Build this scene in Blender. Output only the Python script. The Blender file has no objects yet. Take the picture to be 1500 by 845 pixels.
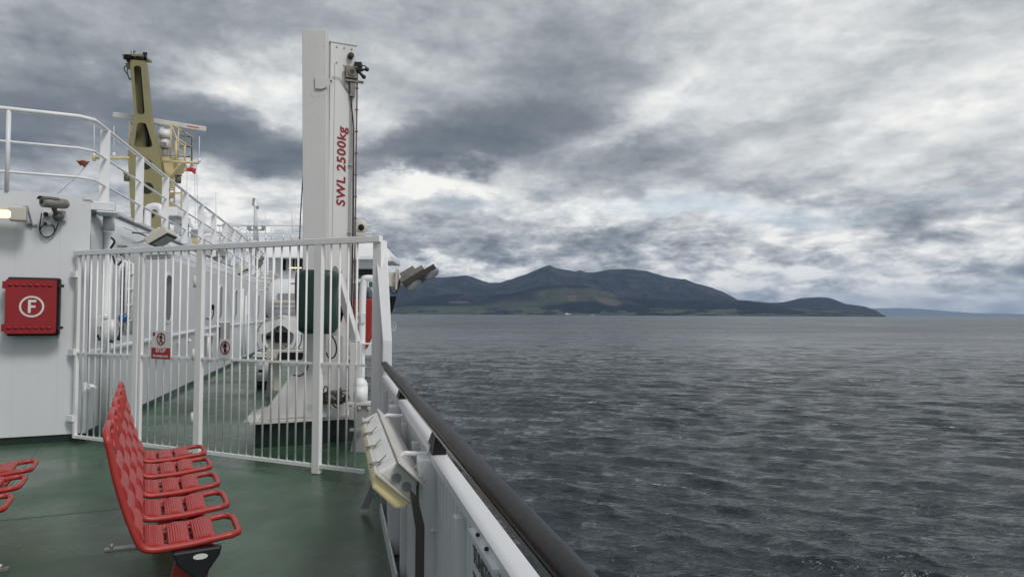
import bpy, bmesh, math, random
import numpy as np
from mathutils import Vector as V, Matrix
from mathutils import noise as mnoise
random.seed(7)
rng = np.random.default_rng(11)
sc = bpy.context.scene
COL = sc.collection
R = math.radians
Z = V((0, 0, 1))
F = 1083.0
CAM = V((0, 0, 1.5))
PITCH = math.atan(36.9/F); ROLL = R(0.33)
_f = V((0, math.cos(PITCH), math.sin(PITCH)))
_r0 = V((1, 0, 0)); _u0 = V((0, -math.sin(PITCH), math.cos(PITCH)))
_r = _r0*math.cos(ROLL) + _u0*math.sin(ROLL)
_u = _u0*math.cos(ROLL) - _r0*math.sin(ROLL)

# ---------- camera
cd = bpy.data.cameras.new('camera'); cam = bpy.data.objects.new('camera', cd); COL.objects.link(cam)
M3 = Matrix((_r, _u, -_f)).transposed()
cam.matrix_world = Matrix.Translation(CAM) @ M3.to_4x4()
cd.sensor_width = 36; cd.lens = F/1500*36; cd.clip_start = 0.05; cd.clip_end = 200000
sc.camera = cam

def ray(px, py): return (_f + _r*((px-750)/F) - _u*((py-422.5)/F)).normalized()
def aty(px, py, Y):
    d = ray(px, py); return CAM + d*(Y/d.y)
def onz(px, py, z):
    d = ray(px, py); return CAM + d*((z-CAM.z)/d.z)
class VPl:                                # a vertical plane in the ship
    def __init__(s, x, y, d):
        s.o = V((x, y, 0)); s.d = V((d[0], d[1], 0)).normalized(); s.n = V((s.d.y, -s.d.x, 0))
        if s.n.dot(CAM-s.o) < 0: s.n = -s.n
    def p(s, px, py, off=0):
        d = ray(px, py); o = s.o + s.n*off
        return CAM + d*((o-CAM).dot(s.n)/d.dot(s.n))
    def t(s, px, py=460): return (s.p(px, py)-s.o).dot(s.d)
    def q(s, t, z, off=0): return s.o + s.d*t + s.n*off + Z*z

A26 = V((math.cos(R(26.5)), math.sin(R(26.5)), 0)); S26 = V((-A26.y, A26.x, 0))
U = V((-.2345, 1, 0)).normalized(); N = V((U.y, -U.x, 0))       # fore-and-aft along the rail; outboard
FW = VPl(-5.71, 8.25, A26); SW = VPl(-4.94, 8.63, U)
FA = V((-5.0, 8.5, 0)); FB = V((-1.297, 6.69, 0)); FE = VPl(FA.x, FA.y, FB-FA)
def rail(D, z, off=0): return V((.41-.2345*D, D, z)) + N*off

# ---------- mesh builder
def Rm(d, up=Z):
    x = V(d).normalized(); y = V(up).cross(x)
    if y.length < 1e-5: y = V((0, 1, 0)).cross(x)
    y.normalize(); z = x.cross(y); return x, y, z
class MB:
    def __init__(s): s.v = []; s.f = []; s.m = []; s.sm = []; s.mi = 0
    def add(s, vs, fs, smooth=False):
        b = len(s.v); s.v += [tuple(v) for v in vs]
        for f in fs: s.f.append([b+i for i in f]); s.m.append(s.mi); s.sm.append(smooth)
        return s
    def box(s, c, sz, ax=None):
        c = V(c); a = ax or (V((1,0,0)), V((0,1,0)), V((0,0,1)))
        vs = [c + a[0]*(i*sz[0]/2) + a[1]*(j*sz[1]/2) + a[2]*(k*sz[2]/2) for i in (-1,1) for j in (-1,1) for k in (-1,1)]
        return s.add(vs, [(0,1,3,2),(4,6,7,5),(0,4,5,1),(2,3,7,6),(0,2,6,4),(1,5,7,3)])
    def beam(s, p, q, w, h, up=Z):
        p = V(p); q = V(q); return s.box((p+q)/2, ((q-p).length, w, h), Rm(q-p, up))
    def hexa(s, c8): return s.add(c8, [(0,1,2,3),(7,6,5,4),(0,4,5,1),(1,5,6,2),(2,6,7,3),(3,7,4,0)])
    def prism(s, pts, vec):
        n = len(pts); vec = V(vec); vs = [V(p) for p in pts] + [V(p)+vec for p in pts]
        return s.add(vs, [tuple(range(n))[::-1], tuple(range(n, 2*n))] + [(i, (i+1) % n, (i+1) % n+n, i+n) for i in range(n)])
    def cyl(s, p, q, r0, r1=None, n=16, smooth=True):
        r1 = r0 if r1 is None else r1; p = V(p); q = V(q); x, y, z = Rm(q-p)
        vs = []
        for c, r in ((p, r0), (q, r1)):
            for i in range(n):
                a = 2*math.pi*i/n; vs.append(c + y*(r*math.cos(a)) + z*(r*math.sin(a)))
        s.add(vs, [(i, (i+1) % n, (i+1) % n+n, i+n) for i in range(n)], smooth)
        b = len(s.v)-2*n
        for f in (tuple(b+i for i in range(n))[::-1], tuple(b+n+i for i in range(n))):
            s.f.append(list(f)); s.m.append(s.mi); s.sm.append(False)
        return s
    def tube(s, pts, r, n=8, closed=False, rs=None):
        pts = [V(p) for p in pts]; k = len(pts); vs = []; y0 = None
        for i, p in enumerate(pts):
            a = pts[(i-1) % k] if (closed or i) else p; b = pts[(i+1) % k] if (closed or i < k-1) else p
            x = (b-a).normalized()
            if y0 is None:
                y0 = Rm(x)[1]
            y = (y0 - x*y0.dot(x)).normalized(); y0 = y; z = x.cross(y); rr = rs[i] if rs else r
            for j in range(n):
                t = 2*math.pi*j/n; vs.append(p + y*(rr*math.cos(t)) + z*(rr*math.sin(t)))
        fs = []
        for i in range(k if closed else k-1):
            a = i*n; b = ((i+1) % k)*n
            for j in range(n): fs.append((a+j, a+(j+1) % n, b+(j+1) % n, b+j))
        s.add(vs, fs, True)
        if not closed:
            b = len(s.v)-k*n
            for f in ([b+i for i in range(n)][::-1], [b+(k-1)*n+i for i in range(n)]):
                s.f.append(f); s.m.append(s.mi); s.sm.append(False)
        return s
    def rings(s, rings, smooth=True, closed=False, cap=True):
        n = len(rings[0]); b = len(s.v); k = len(rings); fs = []
        for i in range(k if closed else k-1):
            for j in range(n): fs.append((i*n+j, i*n+(j+1) % n, ((i+1) % k)*n+(j+1) % n, ((i+1) % k)*n+j))
        s.add([p for r in rings for p in r], fs, smooth)
        if cap and not closed:
            for f in ([b+i for i in range(n)][::-1], [b+(k-1)*n+i for i in range(n)]):
                s.f.append(f); s.m.append(s.mi); s.sm.append(smooth)
        return s
    def ball(s, c, r, ax=None, n=16, m=10, top=False):
        c = V(c); a = ax or (V((1,0,0)), V((0,1,0)), Z); rg = []
        r = r if hasattr(r, '__len__') else (r, r, r)
        for i in range(m+1):
            t = -math.pi/2 + math.pi*i/m
            if top: t = math.pi/2*i/m
            t = max(-1.56, min(1.56, t))
            rg.append([c + a[0]*(r[0]*math.cos(t)*math.cos(2*math.pi*j/n)) + a[1]*(r[1]*math.cos(t)*math.sin(2*math.pi*j/n)) + a[2]*(r[2]*math.sin(t)) for j in range(n)])
        return s.rings(rg)
    def mesh(s, other):       # append a bpy mesh
        b = len(s.v)
        s.v += [tuple(v.co) for v in other.vertices]
        for p in other.polygons: s.f.append([b+i for i in p.vertices]); s.m.append(s.mi); s.sm.append(False)
        return s
    def build(s, name, mats, parent=None, bevel=0, fixn=True):
        mats = mats if isinstance(mats, (list, tuple)) else [mats]
        if parent is None:
            xs = [v[0] for v in s.v]; ys = [v[1] for v in s.v]; zs = [v[2] for v in s.v]
            org = V(((min(xs)+max(xs))/2, (min(ys)+max(ys))/2, min(zs)))
        else: org = worg(parent)
        me = bpy.data.meshes.new(name)
        me.from_pydata([(v[0]-org.x, v[1]-org.y, v[2]-org.z) for v in s.v], [], s.f)
        for m in mats: me.materials.append(m)
        me.polygons.foreach_set('material_index', s.m); me.polygons.foreach_set('use_smooth', s.sm)
        if fixn:
            bm = bmesh.new(); bm.from_mesh(me); bmesh.ops.recalc_face_normals(bm, faces=bm.faces); bm.to_mesh(me); bm.free()
        me.update()
        o = bpy.data.objects.new(name, me); COL.objects.link(o)
        if parent is None: o.location = org
        else: o.parent = parent
        if bevel:
            md = o.modifiers.new('bevel', 'BEVEL'); md.width = bevel; md.segments = 2; md.limit_method = 'ANGLE'; md.angle_limit = R(50)
        return o
def each(name, m, parent, makers, bevel=0):
    out = []
    for f in makers:
        b = MB(); f(b); out.append(b.build(name, m, parent, bevel))
    return out
def worg(o):
    p = V((0, 0, 0))
    while o is not None: p += V(o.location); o = o.parent
    return p
def tag(o, label, cat, group=None):
    o['label'] = label; o['category'] = cat
    if group: o['group'] = group
    return o
def thing(name, label, cat, loc, group=None):
    o = bpy.data.objects.new(name, None); COL.objects.link(o); o.location = V(loc); o.empty_display_size = .1
    return tag(o, label, cat, group)
def struct(o): o['kind'] = 'structure'; return o

def plate(outer, holes, depth):
    """flat plate with holes in local XY, thickness depth, as a mesh"""
    cu = bpy.data.curves.new('c', 'CURVE'); cu.dimensions = '2D'; cu.fill_mode = 'BOTH'; cu.extrude = depth/2
    for loop in [outer]+holes:
        sp = cu.splines.new('POLY'); sp.points.add(len(loop)-1); sp.use_cyclic_u = True
        for i, (x, y) in enumerate(loop): sp.points[i].co = (x, y, 0, 1)
    o = bpy.data.objects.new('c', cu); me = bpy.data.meshes.new_from_object(o)
    bpy.data.objects.remove(o); bpy.data.curves.remove(cu); return me
def textmesh(txt, size, depth=.002, bold=0.0, shear=0.0, align='CENTER', sx=1.0, space=1.0):
    cu = bpy.data.curves.new('t', 'FONT'); cu.body = txt; cu.size = size; cu.extrude = depth/2; cu.offset = bold; cu.shear = shear
    cu.align_x = align; cu.align_y = 'CENTER'; cu.resolution_u = 4; cu.space_character = space
    o = bpy.data.objects.new('t', cu); me = bpy.data.meshes.new_from_object(o)
    bpy.data.objects.remove(o); bpy.data.curves.remove(cu)
    if sx != 1: me.transform(Matrix.Diagonal((sx, 1, 1, 1)))
    return me
def place(me, o, ex, ey, ez):
    m = Matrix((ex, ey, ez)).transposed().to_4x4(); m.translation = V(o); me.transform(m); return me
def circ(cx, cy, r, n=24, ry=None): return [(cx+r*math.cos(2*math.pi*i/n), cy+(ry or r)*math.sin(2*math.pi*i/n)) for i in range(n)]
def rrect(x0, y0, x1, y1, r, k=5):
    o = []
    for cx, cy, a0 in ((x1-r, y1-r, 0), (x0+r, y1-r, 90), (x0+r, y0+r, 180), (x1-r, y0+r, 270)):
        for i in range(k+1):
            a = R(a0+90*i/k); o.append((cx+r*math.cos(a), cy+r*math.sin(a)))
    return o

# ---------- materials
def nodes(name):
    m = bpy.data.materials.new(name); m.use_nodes = True; nt = m.node_tree; return m, nt, nt.nodes['Principled BSDF']
def N_(nt, t, **k):
    n = nt.nodes.new(t)
    for a, b in k.items(): setattr(n, a, b)
    return n
def mat(name, c, c2=None, rough=.45, metal=0, scale=3, bump=0.0, bscale=60, stretch=None, amt=.5, spec=.5, rust=0, emit=None, es=0, rvar=.1, coat=0):
    m, nt, b = nodes(name); L = nt.links.new
    tc = N_(nt, 'ShaderNodeNewGeometry'); mp = N_(nt, 'ShaderNodeMapping'); mp.inputs['Scale'].default_value = stretch or (1, 1, 1)
    L(tc.outputs['Position'], mp.inputs[0])
    nz = N_(nt, 'ShaderNodeTexNoise'); nz.inputs['Scale'].default_value = scale; nz.inputs['Detail'].default_value = 7; nz.inputs['Roughness'].default_value = .62
    L(mp.outputs[0], nz.inputs['Vector'])
    rp = N_(nt, 'ShaderNodeValToRGB'); rp.color_ramp.elements[0].position = .5-amt/2; rp.color_ramp.elements[1].position = .5+amt/2
    c2 = c2 or tuple(x*.82 for x in c)
    rp.color_ramp.elements[0].color = (*c2, 1); rp.color_ramp.elements[1].color = (*c, 1)
    L(nz.outputs[0], rp.inputs[0]); out = rp.outputs[0]
    if rust:
        n2 = N_(nt, 'ShaderNodeTexNoise'); n2.inputs['Scale'].default_value = 9; n2.inputs['Detail'].default_value = 9; n2.inputs['Roughness'].default_value = .75
        mp2 = N_(nt, 'ShaderNodeMapping'); mp2.inputs['Scale'].default_value = (1, 1, .22); L(tc.outputs['Position'], mp2.inputs[0]); L(mp2.outputs[0], n2.inputs['Vector'])
        r2 = N_(nt, 'ShaderNodeValToRGB'); r2.color_ramp.elements[0].position = .70-rust; r2.color_ramp.elements[1].position = .80-rust
        r2.color_ramp.elements[0].color = (0,0,0,1); r2.color_ramp.elements[1].color = (.7,.7,.7,1)
        L(n2.outputs[0], r2.inputs[0]); mx = N_(nt, 'ShaderNodeMix', data_type='RGBA'); L(r2.outputs[0], mx.inputs['Factor'])
        L(out, mx.inputs['A']); mx.inputs['B'].default_value = (.20, .105, .055, 1); out = mx.outputs['Result']
    L(out, b.inputs['Base Color'])
    mr = N_(nt, 'ShaderNodeMapRange'); mr.inputs['To Min'].default_value = max(.03, rough-rvar); mr.inputs['To Max'].default_value = rough+rvar
    L(nz.outputs[0], mr.inputs[0]); L(mr.outputs[0], b.inputs['Roughness'])
    b.inputs['Metallic'].default_value = metal; b.inputs['Specular IOR Level'].default_value = spec; b.inputs['Coat Weight'].default_value = coat
    if bump:
        n3 = N_(nt, 'ShaderNodeTexNoise'); n3.inputs['Scale'].default_value = bscale; n3.inputs['Detail'].default_value = 4
        L(tc.outputs['Position'], n3.inputs['Vector']); bp = N_(nt, 'ShaderNodeBump'); bp.inputs['Strength'].default_value = bump; bp.inputs['Distance'].default_value = .01
        L(n3.outputs[0], bp.inputs['Height']); L(bp.outputs[0], b.inputs['Normal'])
    if emit: b.inputs['Emission Color'].default_value = (*emit, 1); b.inputs['Emission Strength'].default_value = es
    return m
WHITE = mat('white_paint', (.80,.81,.83), (.68,.69,.72), .38, scale=1.3, stretch=(1,1,.35), amt=.7, bump=.12, bscale=14)
WALL = mat('wall_paint', (.70,.72,.75), (.60,.62,.66), .35, scale=.9, stretch=(1,1,.3), amt=.7, bump=.6, bscale=3.0, rust=.055)
WBAR = mat('bar_paint', (.86,.86,.87), (.76,.76,.76), .4, scale=4, stretch=(1,1,.3), amt=.6, bump=.1, bscale=50, rust=.0)
WRUST = mat('weathered_white', (.66,.65,.62), (.52,.50,.47), .5, scale=5, amt=.6, bump=.3, bscale=60, rust=.09)
CREAM = mat('beige_paint', (.60,.58,.52), (.48,.46,.41), .5, scale=8, amt=.6)
CRANE = mat('crane_paint', (.66,.66,.66), (.55,.55,.55), .42, scale=1.6, stretch=(1,1,.3), amt=.7, bump=.08, rust=.04)
GREY = mat('grey_paint', (.33,.34,.35), None, .5, scale=6, bump=.1)
BLACK = mat('black_rubber', (.012,.012,.013), (.02,.02,.02), .55)
BLKPAINT = mat('black_paint', (.006,.006,.007), (.012,.012,.013), .5, spec=.25)
DGREEN = mat('dark_green_paint', (.012,.03,.024), (.006,.014,.012), .3, scale=4)
RED = mat('red_seat', (.42,.042,.036), (.33,.030,.028), .38, scale=5, amt=.6, bump=.06, bscale=200)
REDBOX = mat('red_locker', (.30,.010,.016), (.24,.008,.012), .38, scale=4, bump=.05)
REDTXT = mat('red_lettering', (.24,.010,.018), None, .5)
REDHULL = mat('red_hull', (.34,.028,.022), None, .4)
STEEL = mat('steel', (.42,.42,.42), None, .35, metal=.8, scale=12)
OLIVE = mat('mast_ochre', (.27,.245,.125), (.21,.19,.10), .5, scale=2, amt=.6)
YELL = mat('pale_yellow_paint', (.62,.52,.28), (.5,.42,.22), .5, scale=4)
CANVAS = mat('green_canvas', (.012,.045,.037), (.006,.025,.020), .48, scale=3, bump=.5, bscale=18)
TARP = mat('white_canvas', (.50,.51,.51), (.38,.39,.39), .7, scale=5, bump=.4, bscale=25)
GLASS = mat('dark_glass', (.012,.018,.021), (.008,.011,.013), .12, spec=.3, rvar=.03)
TEAL = mat('teal_glass', (.05,.12,.115), None, .15)
NAVY = mat('navy_cover', (.03,.05,.075), None, .5)
BLUEL = mat('blue_lens', (.02,.10,.32), None, .15)
ORANGE = mat('orange_flag', (.35,.08,.03), (.05,.03,.02), .7, scale=9)
PINK = mat('flag_red', (.55,.04,.05), None, .7)
SIGNW = mat('sign_white', (.75,.74,.73), None, .4)
LENS = mat('clear_lens', (.45,.47,.48), None, .12)
CAPBLK = mat('rail_wood', (.012,.0105,.011), (.006,.0055,.006), .40, spec=.35, scale=2.5, stretch=(1,1,1), amt=.5, coat=.0, bump=.15, bscale=30)

# diffuser: slightly yellowed translucent acrylic over a lit tube
def m_diff():
    m, nt, b = nodes('yellowed_diffuser'); b.inputs['Base Color'].default_value = (.68,.60,.36,1); b.inputs['Roughness'].default_value = .3
    b.inputs['Subsurface Weight'].default_value = .3; b.inputs['Subsurface Radius'].default_value = (.03,.025,.01); b.inputs['Subsurface Scale'].default_value = .5
    b.inputs['Emission Color'].default_value = (1,.80,.40,1); b.inputs['Emission Strength'].default_value = .05
    return m
DIFF = m_diff()
LIT = mat('lit_lamp', (.8,.75,.55), None, .3, emit=(1,.84,.50), es=.9)

# deck paint: dark green, scuffed, damp
def m_deck():
    m, nt, b = nodes('deck_green'); L = nt.links.new
    g = N_(nt, 'ShaderNodeNewGeometry')
    def noise(sc_, det=6, ro=.6, mpsc=(1,1,1)):
        mp = N_(nt, 'ShaderNodeMapping'); mp.inputs['Scale'].default_value = mpsc; mp.inputs['Rotation'].default_value = (0,0,R(-20)); L(g.outputs['Position'], mp.inputs[0])
        n = N_(nt, 'ShaderNodeTexNoise'); n.inputs['Scale'].default_value = sc_; n.inputs['Detail'].default_value = det; n.inputs['Roughness'].default_value = ro; L(mp.outputs[0], n.inputs['Vector']); return n.outputs[0]
    a = noise(.9); c = noise(6, 8, .7, (1,.4,1)); w = noise(.55, 5, .55); s = noise(2.2, 10, .85)
    rp = N_(nt, 'ShaderNodeValToRGB'); rp.color_ramp.elements[0].position = .3; rp.color_ramp.elements[1].position = .72
    rp.color_ramp.elements[0].color = (.027,.066,.037,1); rp.color_ramp.elements[1].color = (.048,.108,.060,1); L(a, rp.inputs[0])
    mx = N_(nt, 'ShaderNodeMix', data_type='RGBA', blend_type='MULTIPLY'); mx.inputs['Factor'].default_value = .85; L(rp.outputs[0], mx.inputs['A'])
    r2 = N_(nt, 'ShaderNodeValToRGB'); r2.color_ramp.elements[0].position = .3; r2.color_ramp.elements[0].color = (.6,.6,.6,1); r2.color_ramp.elements[1].position = .7; r2.color_ramp.elements[1].color = (1.25,1.25,1.25,1)
    L(c, r2.inputs[0]); L(r2.outputs[0], mx.inputs['B'])
    # pale scuffs
    r3 = N_(nt, 'ShaderNodeValToRGB'); r3.color_ramp.elements[0].position = .60; r3.color_ramp.elements[0].color = (0,0,0,1); r3.color_ramp.elements[1].position = .78; r3.color_ramp.elements[1].color = (.35,.35,.35,1); L(s, r3.inputs[0])
    m3 = N_(nt, 'ShaderNodeMix', data_type='RGBA'); L(r3.outputs[0], m3.inputs['Factor']); L(mx.outputs['Result'], m3.inputs['A']); m3.inputs['B'].default_value = (.16,.20,.18,1)
    L(m3.outputs['Result'], b.inputs['Base Color'])
    mr = N_(nt, 'ShaderNodeMapRange'); mr.inputs['From Min'].default_value = .35; mr.inputs['From Max'].default_value = .68; mr.inputs['To Min'].default_value = .16; mr.inputs['To Max'].default_value = .5; L(w, mr.inputs[0]); L(mr.outputs[0], b.inputs['Roughness'])
    bn = noise(70, 3); bp = N_(nt, 'ShaderNodeBump'); bp.inputs['Strength'].default_value = .25; bp.inputs['Distance'].default_value = .004; L(bn, bp.inputs['Height'])
    b2 = N_(nt, 'ShaderNodeBump'); b2.inputs['Strength'].default_value = .3; b2.inputs['Distance'].default_value = .03; L(a, b2.inputs['Height']); L(bp.outputs[0], b2.inputs['Normal']); L(b2.outputs[0], b.inputs['Normal'])
    return m
DECK = m_deck()

# =====================================================================  SHIP
# --- deck
SEA = -13.0
b = MB()
b.add([rail(-6, 0, .06), rail(60, 0, .06), V((-40, 60, 0)), V((-40, -6, 0))], [(0,1,2,3)])
o = b.build('deck', DECK, fixn=False); struct(o)
# weld seams of the plating
b = MB()
for t in (1.9, 4.7):
    p = V((-1.3-t, 4.2, .001)) ; b.beam(p - S26*6 , p + S26*7, .006, .0016)
for t in (.6,):
    p = V((-3.0, 5.0, .001)) + S26*t; b.beam(p - A26*6, p + A26*1.0, .006, .0016)
o = b.build('deck_weld_seams', mat('weld_green', (.030,.062,.046), None, .45)); struct(o)
b = MB()
hp = [rail(-6, 0, .055), rail(60, 0, .055), V((-40, 60, 0)), V((-40, -6, 0))]
b.prism([p + Z*-.02 for p in hp], (0, 0, SEA+.5-.6))
struct(b.build('ship_hull', mat('hull_paint', (.02,.022,.025), None, .4)))

# --- deckhouse
dh = thing('deckhouse', 'white painted steel deckhouse with a long row of narrow windows along its side', 'deckhouse', (-8, 14, 0))
TOPZ = 2.85
CO = V((-4.94, 8.63, 0))                      # outer corner
SWend = SW.q(22.5, 0)
b = MB()
fl = CO - A26*6.0
b.prism([fl + Z*.09, CO + Z*.09, CO + Z*TOPZ, fl + Z*TOPZ], S26*.12)
for t in (-.29, -.72, -2.6):
    b.box(CO + A26*t + Z*1.45 - S26*.0015, (.008, .006, 2.7), (A26, S26, Z))
b.box(CO + A26*(-.03) + Z*(TOPZ-.02) - S26*.004, (.1, .02, .06), (A26, S26, Z))
b.build('aft_wall', WALL, dh)
b = MB()
def swp(t, z, off=0): return SW.q(t, z, off)
# side wall: profile swept along the ship: knuckle, vertical, rolled top
prof = [(-.02, .10), (0, .98), (.035, 1.0), (.035, 1.03), (0, 1.05), (0, 2.40), (-.02, 2.52), (-.06, 2.64), (-.12, 2.75), (-.20, 2.82), (-.30, 2.85)]
rg = []
for i in range(46):
    t = 0.02 + 22.4*i/45; kz = .13*min(1, t/9)
    rg.append([swp(t, z + (kz if .9 < z < 1.1 else 0), o_) for o_, z in prof])
n = len(prof); vs = [p for r in rg for p in r]; fs = []
for i in range(45):
    for j in range(n-1): fs.append((i*n+j, (i+1)*n+j, (i+1)*n+j+1, i*n+j+1))
b.add(vs, fs)
b.add([swp(.02, .1, -.02), swp(.02, 2.85, -.3), swp(.02, 2.85, -.6), swp(.02, .1, -.6)], [(0,1,2,3)])
b.build('side_wall', WALL, dh, fixn=False)
b = MB()
b.prism([CO + Z*2.82 + U*.1 - A26*.1, CO - A26*6 + Z*2.82 + S26*.1, CO - A26*6 + U*24 - N*4 + Z*2.82, swp(22.5, 2.82, -.2)], (0,0,.04))
b.build('roof', WHITE, dh)
b = MB()
b.prism([fl - S26*.0 + Z*0 + S26*.03, CO + S26*.03, CO + Z*.09 + S26*.03, fl + Z*.09 + S26*.03], S26*.08)
b.prism([swp(.05, 0, -.05), swp(22, 0, -.05), swp(22, .10, -.05), swp(.05, .10, -.05)], -N*.06)
b.build('skirting', DGREEN, dh)
# eyebrow plate and corner pipe that carries it
b = MB()
l0 = FW.p(129.5, 294); l1 = FW.p(168, 309); c0 = (l0+l1)/2 + S26*.26
b.box(c0, ((l1-l0).dot(FW.d), .5, l0.z-l1.z), (A26, S26, Z)); b.box(FW.p(157, 310.5) + S26*.2, (.22, .42, .02), (A26, S26, Z))
b.build('corner_bracket', WHITE, dh, bevel=.008)
b = MB(); pp = aty(157.5, 400, 9.15); pp.z = 0
b.cyl(pp + Z*0, pp + Z*2.48, .055, n=20); b.cyl(pp + Z*2.50, pp + Z*2.69, .066, n=24)
for z in (.9, 1.7): b.box(pp + Z*z - N*.08, (.05, .16, .04), (N, U, Z))
b.build('drain_pipe', WHITE, dh)
# windows of the side wall
def window(px0, px1, z0, z1, frame=.045):
    t0, t1 = SW.t(px0), SW.t(px1); w = t1-t0; h = z1-z0
    me = plate(rrect(-w/2-frame, -h/2-frame, w/2+frame, h/2+frame, min(.16, w*.45)), [rrect(-w/2, -h/2, w/2, h/2, min(.12, w*.4))], .012)
    place(me, SW.q((t0+t1)/2, (z0+z1)/2, .006), U, Z, -(-N)); w_ = MB().mesh(me)
    k = int(h/.12)
    for sgn in (-1, 1):
        for i in range(k): w_.cyl(SW.q((t0+t1)/2 + sgn*(w/2+frame*.5), z0+.06+i*.12, .010), SW.q((t0+t1)/2 + sgn*(w/2+frame*.5), z0+.06+i*.12, .018), .009, n=6)
    fr = w_.build('window', WHITE, dh)
    me = plate(rrect(-w/2, -h/2, w/2, h/2, min(.12, w*.4)), [], .006); place(me, SW.q((t0+t1)/2, (z0+z1)/2, .002), U, Z, N)
    MB().mesh(me).build('pane', GLASS, fr)
window(174, 188.5, 1.27, 2.10)
for a, c in ((242, 250), (321, 325), (343.5, 346.8), (362.4, 365), (377.5, 379.6)): window(a, c, 1.35, 2.12)
# door-like panel far along and pipe runs
b = MB()
each('vertical_pipe', WHITE, dh, [lambda b, px=px, h=h: b.tube([SW.q(SW.t(px), .2, .06), SW.q(SW.t(px), h, .06)], .03) for px, h in ((352, 2.2), (357, 2.0))])
b.tube([SW.q(t, 2.62, .04) for t in (1.2, 6, 11, 16, 21)], .012)
b.build('pipe_run', WHITE, dh)

# vertical ladder by the first window
p0 = SW.p(184, 440, .22); p1 = SW.p(193, 440, .22)
lad = thing('ladder', 'short white vertical ladder in front of the first deckhouse window', 'ladder', (p0.x, p0.y, 1.25))
for p in (p0, p1):
    b = MB(); b.tube([V((p.x, p.y, 1.2)), V((p.x, p.y, 2.12)), V((p.x, p.y, 2.16)) - N*.12], .018); b.build('rail', WHITE, lad)
for z in (1.38, 1.58, 1.78, 1.98):
    b = MB(); b.tube([V((p0.x, p0.y, z)), V((p1.x, p1.y, z))], .016); b.build('rung', WHITE, lad)

# electric bits near the corner
def solo(b, name, m, label, cat, group=None, bevel=0): return tag(b.build(name, m, bevel=bevel), label, cat, group)
pl = VPl(-4.7, 9.0, (1, .1))
b = MB(); c = pl.p(182, 466); b.cyl(c, c + pl.n*.03, .065, n=24); b.mi = 1; b.ball(c + pl.n*.03, (.05, .05, .025), (pl.d, Z, pl.n))
solo(b, 'marker_lamp', [STEEL, BLUEL], 'round blue lens lamp beside the ladder at the deckhouse corner', 'lamp')
b = MB(); a_ = pl.p(164.5, 498, .05); c_ = pl.p(164.5, 468, .05); b.cyl(a_, c_, .035, n=18); b.mi = 1; b.cyl(a_ - Z*.03, a_, .034, n=14)
solo(b, 'white_canister', [WHITE, BLACK], 'short white cylinder with a black bottom hanging beside the corner pipe', 'canister')
b = MB(); b.ball(pl.p(154, 464, .08), (.04, .04, .03), (pl.d, Z, pl.n)); b.box(pl.p(147, 470, .04), (.05, .05, .13), (pl.d, pl.n, Z))
solo(b, 'junction_fitting', WHITE, 'small white round fitting low beside the corner drain pipe', 'fitting')
def cable(pts, plane, off, r, label, name='cable', m=BLACK, group=None):
    w = [plane.p(x, y, off) for x, y in pts]; b = MB(); b.tube(smooth(w), r, 7); return solo(b, name, m, label, 'cable', group)
def smooth(p, k=5):
    o = []
    for i in range(len(p)-1):
        a = p[max(i-1, 0)]; b_ = p[i]; c = p[i+1]; d = p[min(i+2, len(p)-1)]
        for j in range(k):
            t = j/k; o.append(.5*((2*b_) + (c-a)*t + (2*a-5*b_+4*c-d)*t*t + (3*b_-a-3*c+d)*t**3))
    return o + [p[-1]]
cable([(138, 372), (142, 385), (139, 395), (138, 410), (137, 440), (136, 465), (140, 488), (142, 494)], pl, .06, .014, 'thick black cable hanging straight down behind the left end of the gate')
cable([(148, 478), (149, 492), (145, 498), (144, 490)], pl, .06, .010, 'short looped black cable under the white round fitting')
cable([(178, 478), (177, 488), (173, 498)], pl, .05, .022, 'stubby black cable bundle below the blue lens lamp')
cable([(163, 348), (167, 352), (167, 356), (162, 364)], pl, .10, .014, 'small hooked black cable end above the gate top rail')
cable([(165, 374), (168, 384), (172, 388), (178, 383), (182, 374)], pl, .10, .012, 'drooping black cable loop just under the gate top rail')
b = MB(); b.box(pl.p(179, 361, .1), (.11, .03, .012), (pl.d, pl.n, Z)); b.box(pl.p(179, 369, .1), (.035, .04, .09), (pl.d, pl.n, Z))
solo(b, 'connector_block', BLACK, 'small black connector block behind the gate top rail', 'connector')

# floodlights on the side wall
def flood(c, ax, w, h, d, name, label, arm, group=None):
    t = thing(name, label, 'floodlight', c, group); x, y, z = ax
    b = MB(); b.box(V(c), (w, h, d), ax); b.box(V(c) - z*(d*.5+.03), (w*.45, h*.5, .06), ax); b.build('housing', CREAM, t, bevel=.01)
    b = MB(); b.box(V(c) + z*(d*.5+.004), (w*.94, h*.88, .012), ax); b.mi = 1; b.box(V(c) + z*(d*.5+.012), (w*.82, h*.7, .012), ax); b.build('lens', [BLACK, LENS], t)
    b = MB()
    for p, q in arm: b.beam(p, q, .03, .02)
    b.build('bracket', WRUST, t); return t
c = SW.p(236, 348, .48)
ax = (U, (N*.55 + Z*-.83).cross(U).normalized(), (N*.55 + Z*-.83).normalized())
flood(c, ax, .62, .30, .10, 'floodlight', 'rectangular floodlight tilted down from the deckhouse side above the gate', [(SW.p(204, 355, .0), c - U*.2), (SW.p(196, 341, 0), c - U*.1 + Z*.05)])
cable([(194, 341), (204, 342), (214, 346)], SW, .2, .01, 'thin black lead running to the tilted floodlight on the deckhouse')
c = SW.p(355, 396, .4)
flood(c, ax, .6, .3, .12, 'floodlight', 'smaller brownish floodlight far along the deckhouse side', [(SW.p(344, 392, 0), c - U*.2), (SW.p(341, 396, 0), c)])

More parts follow.
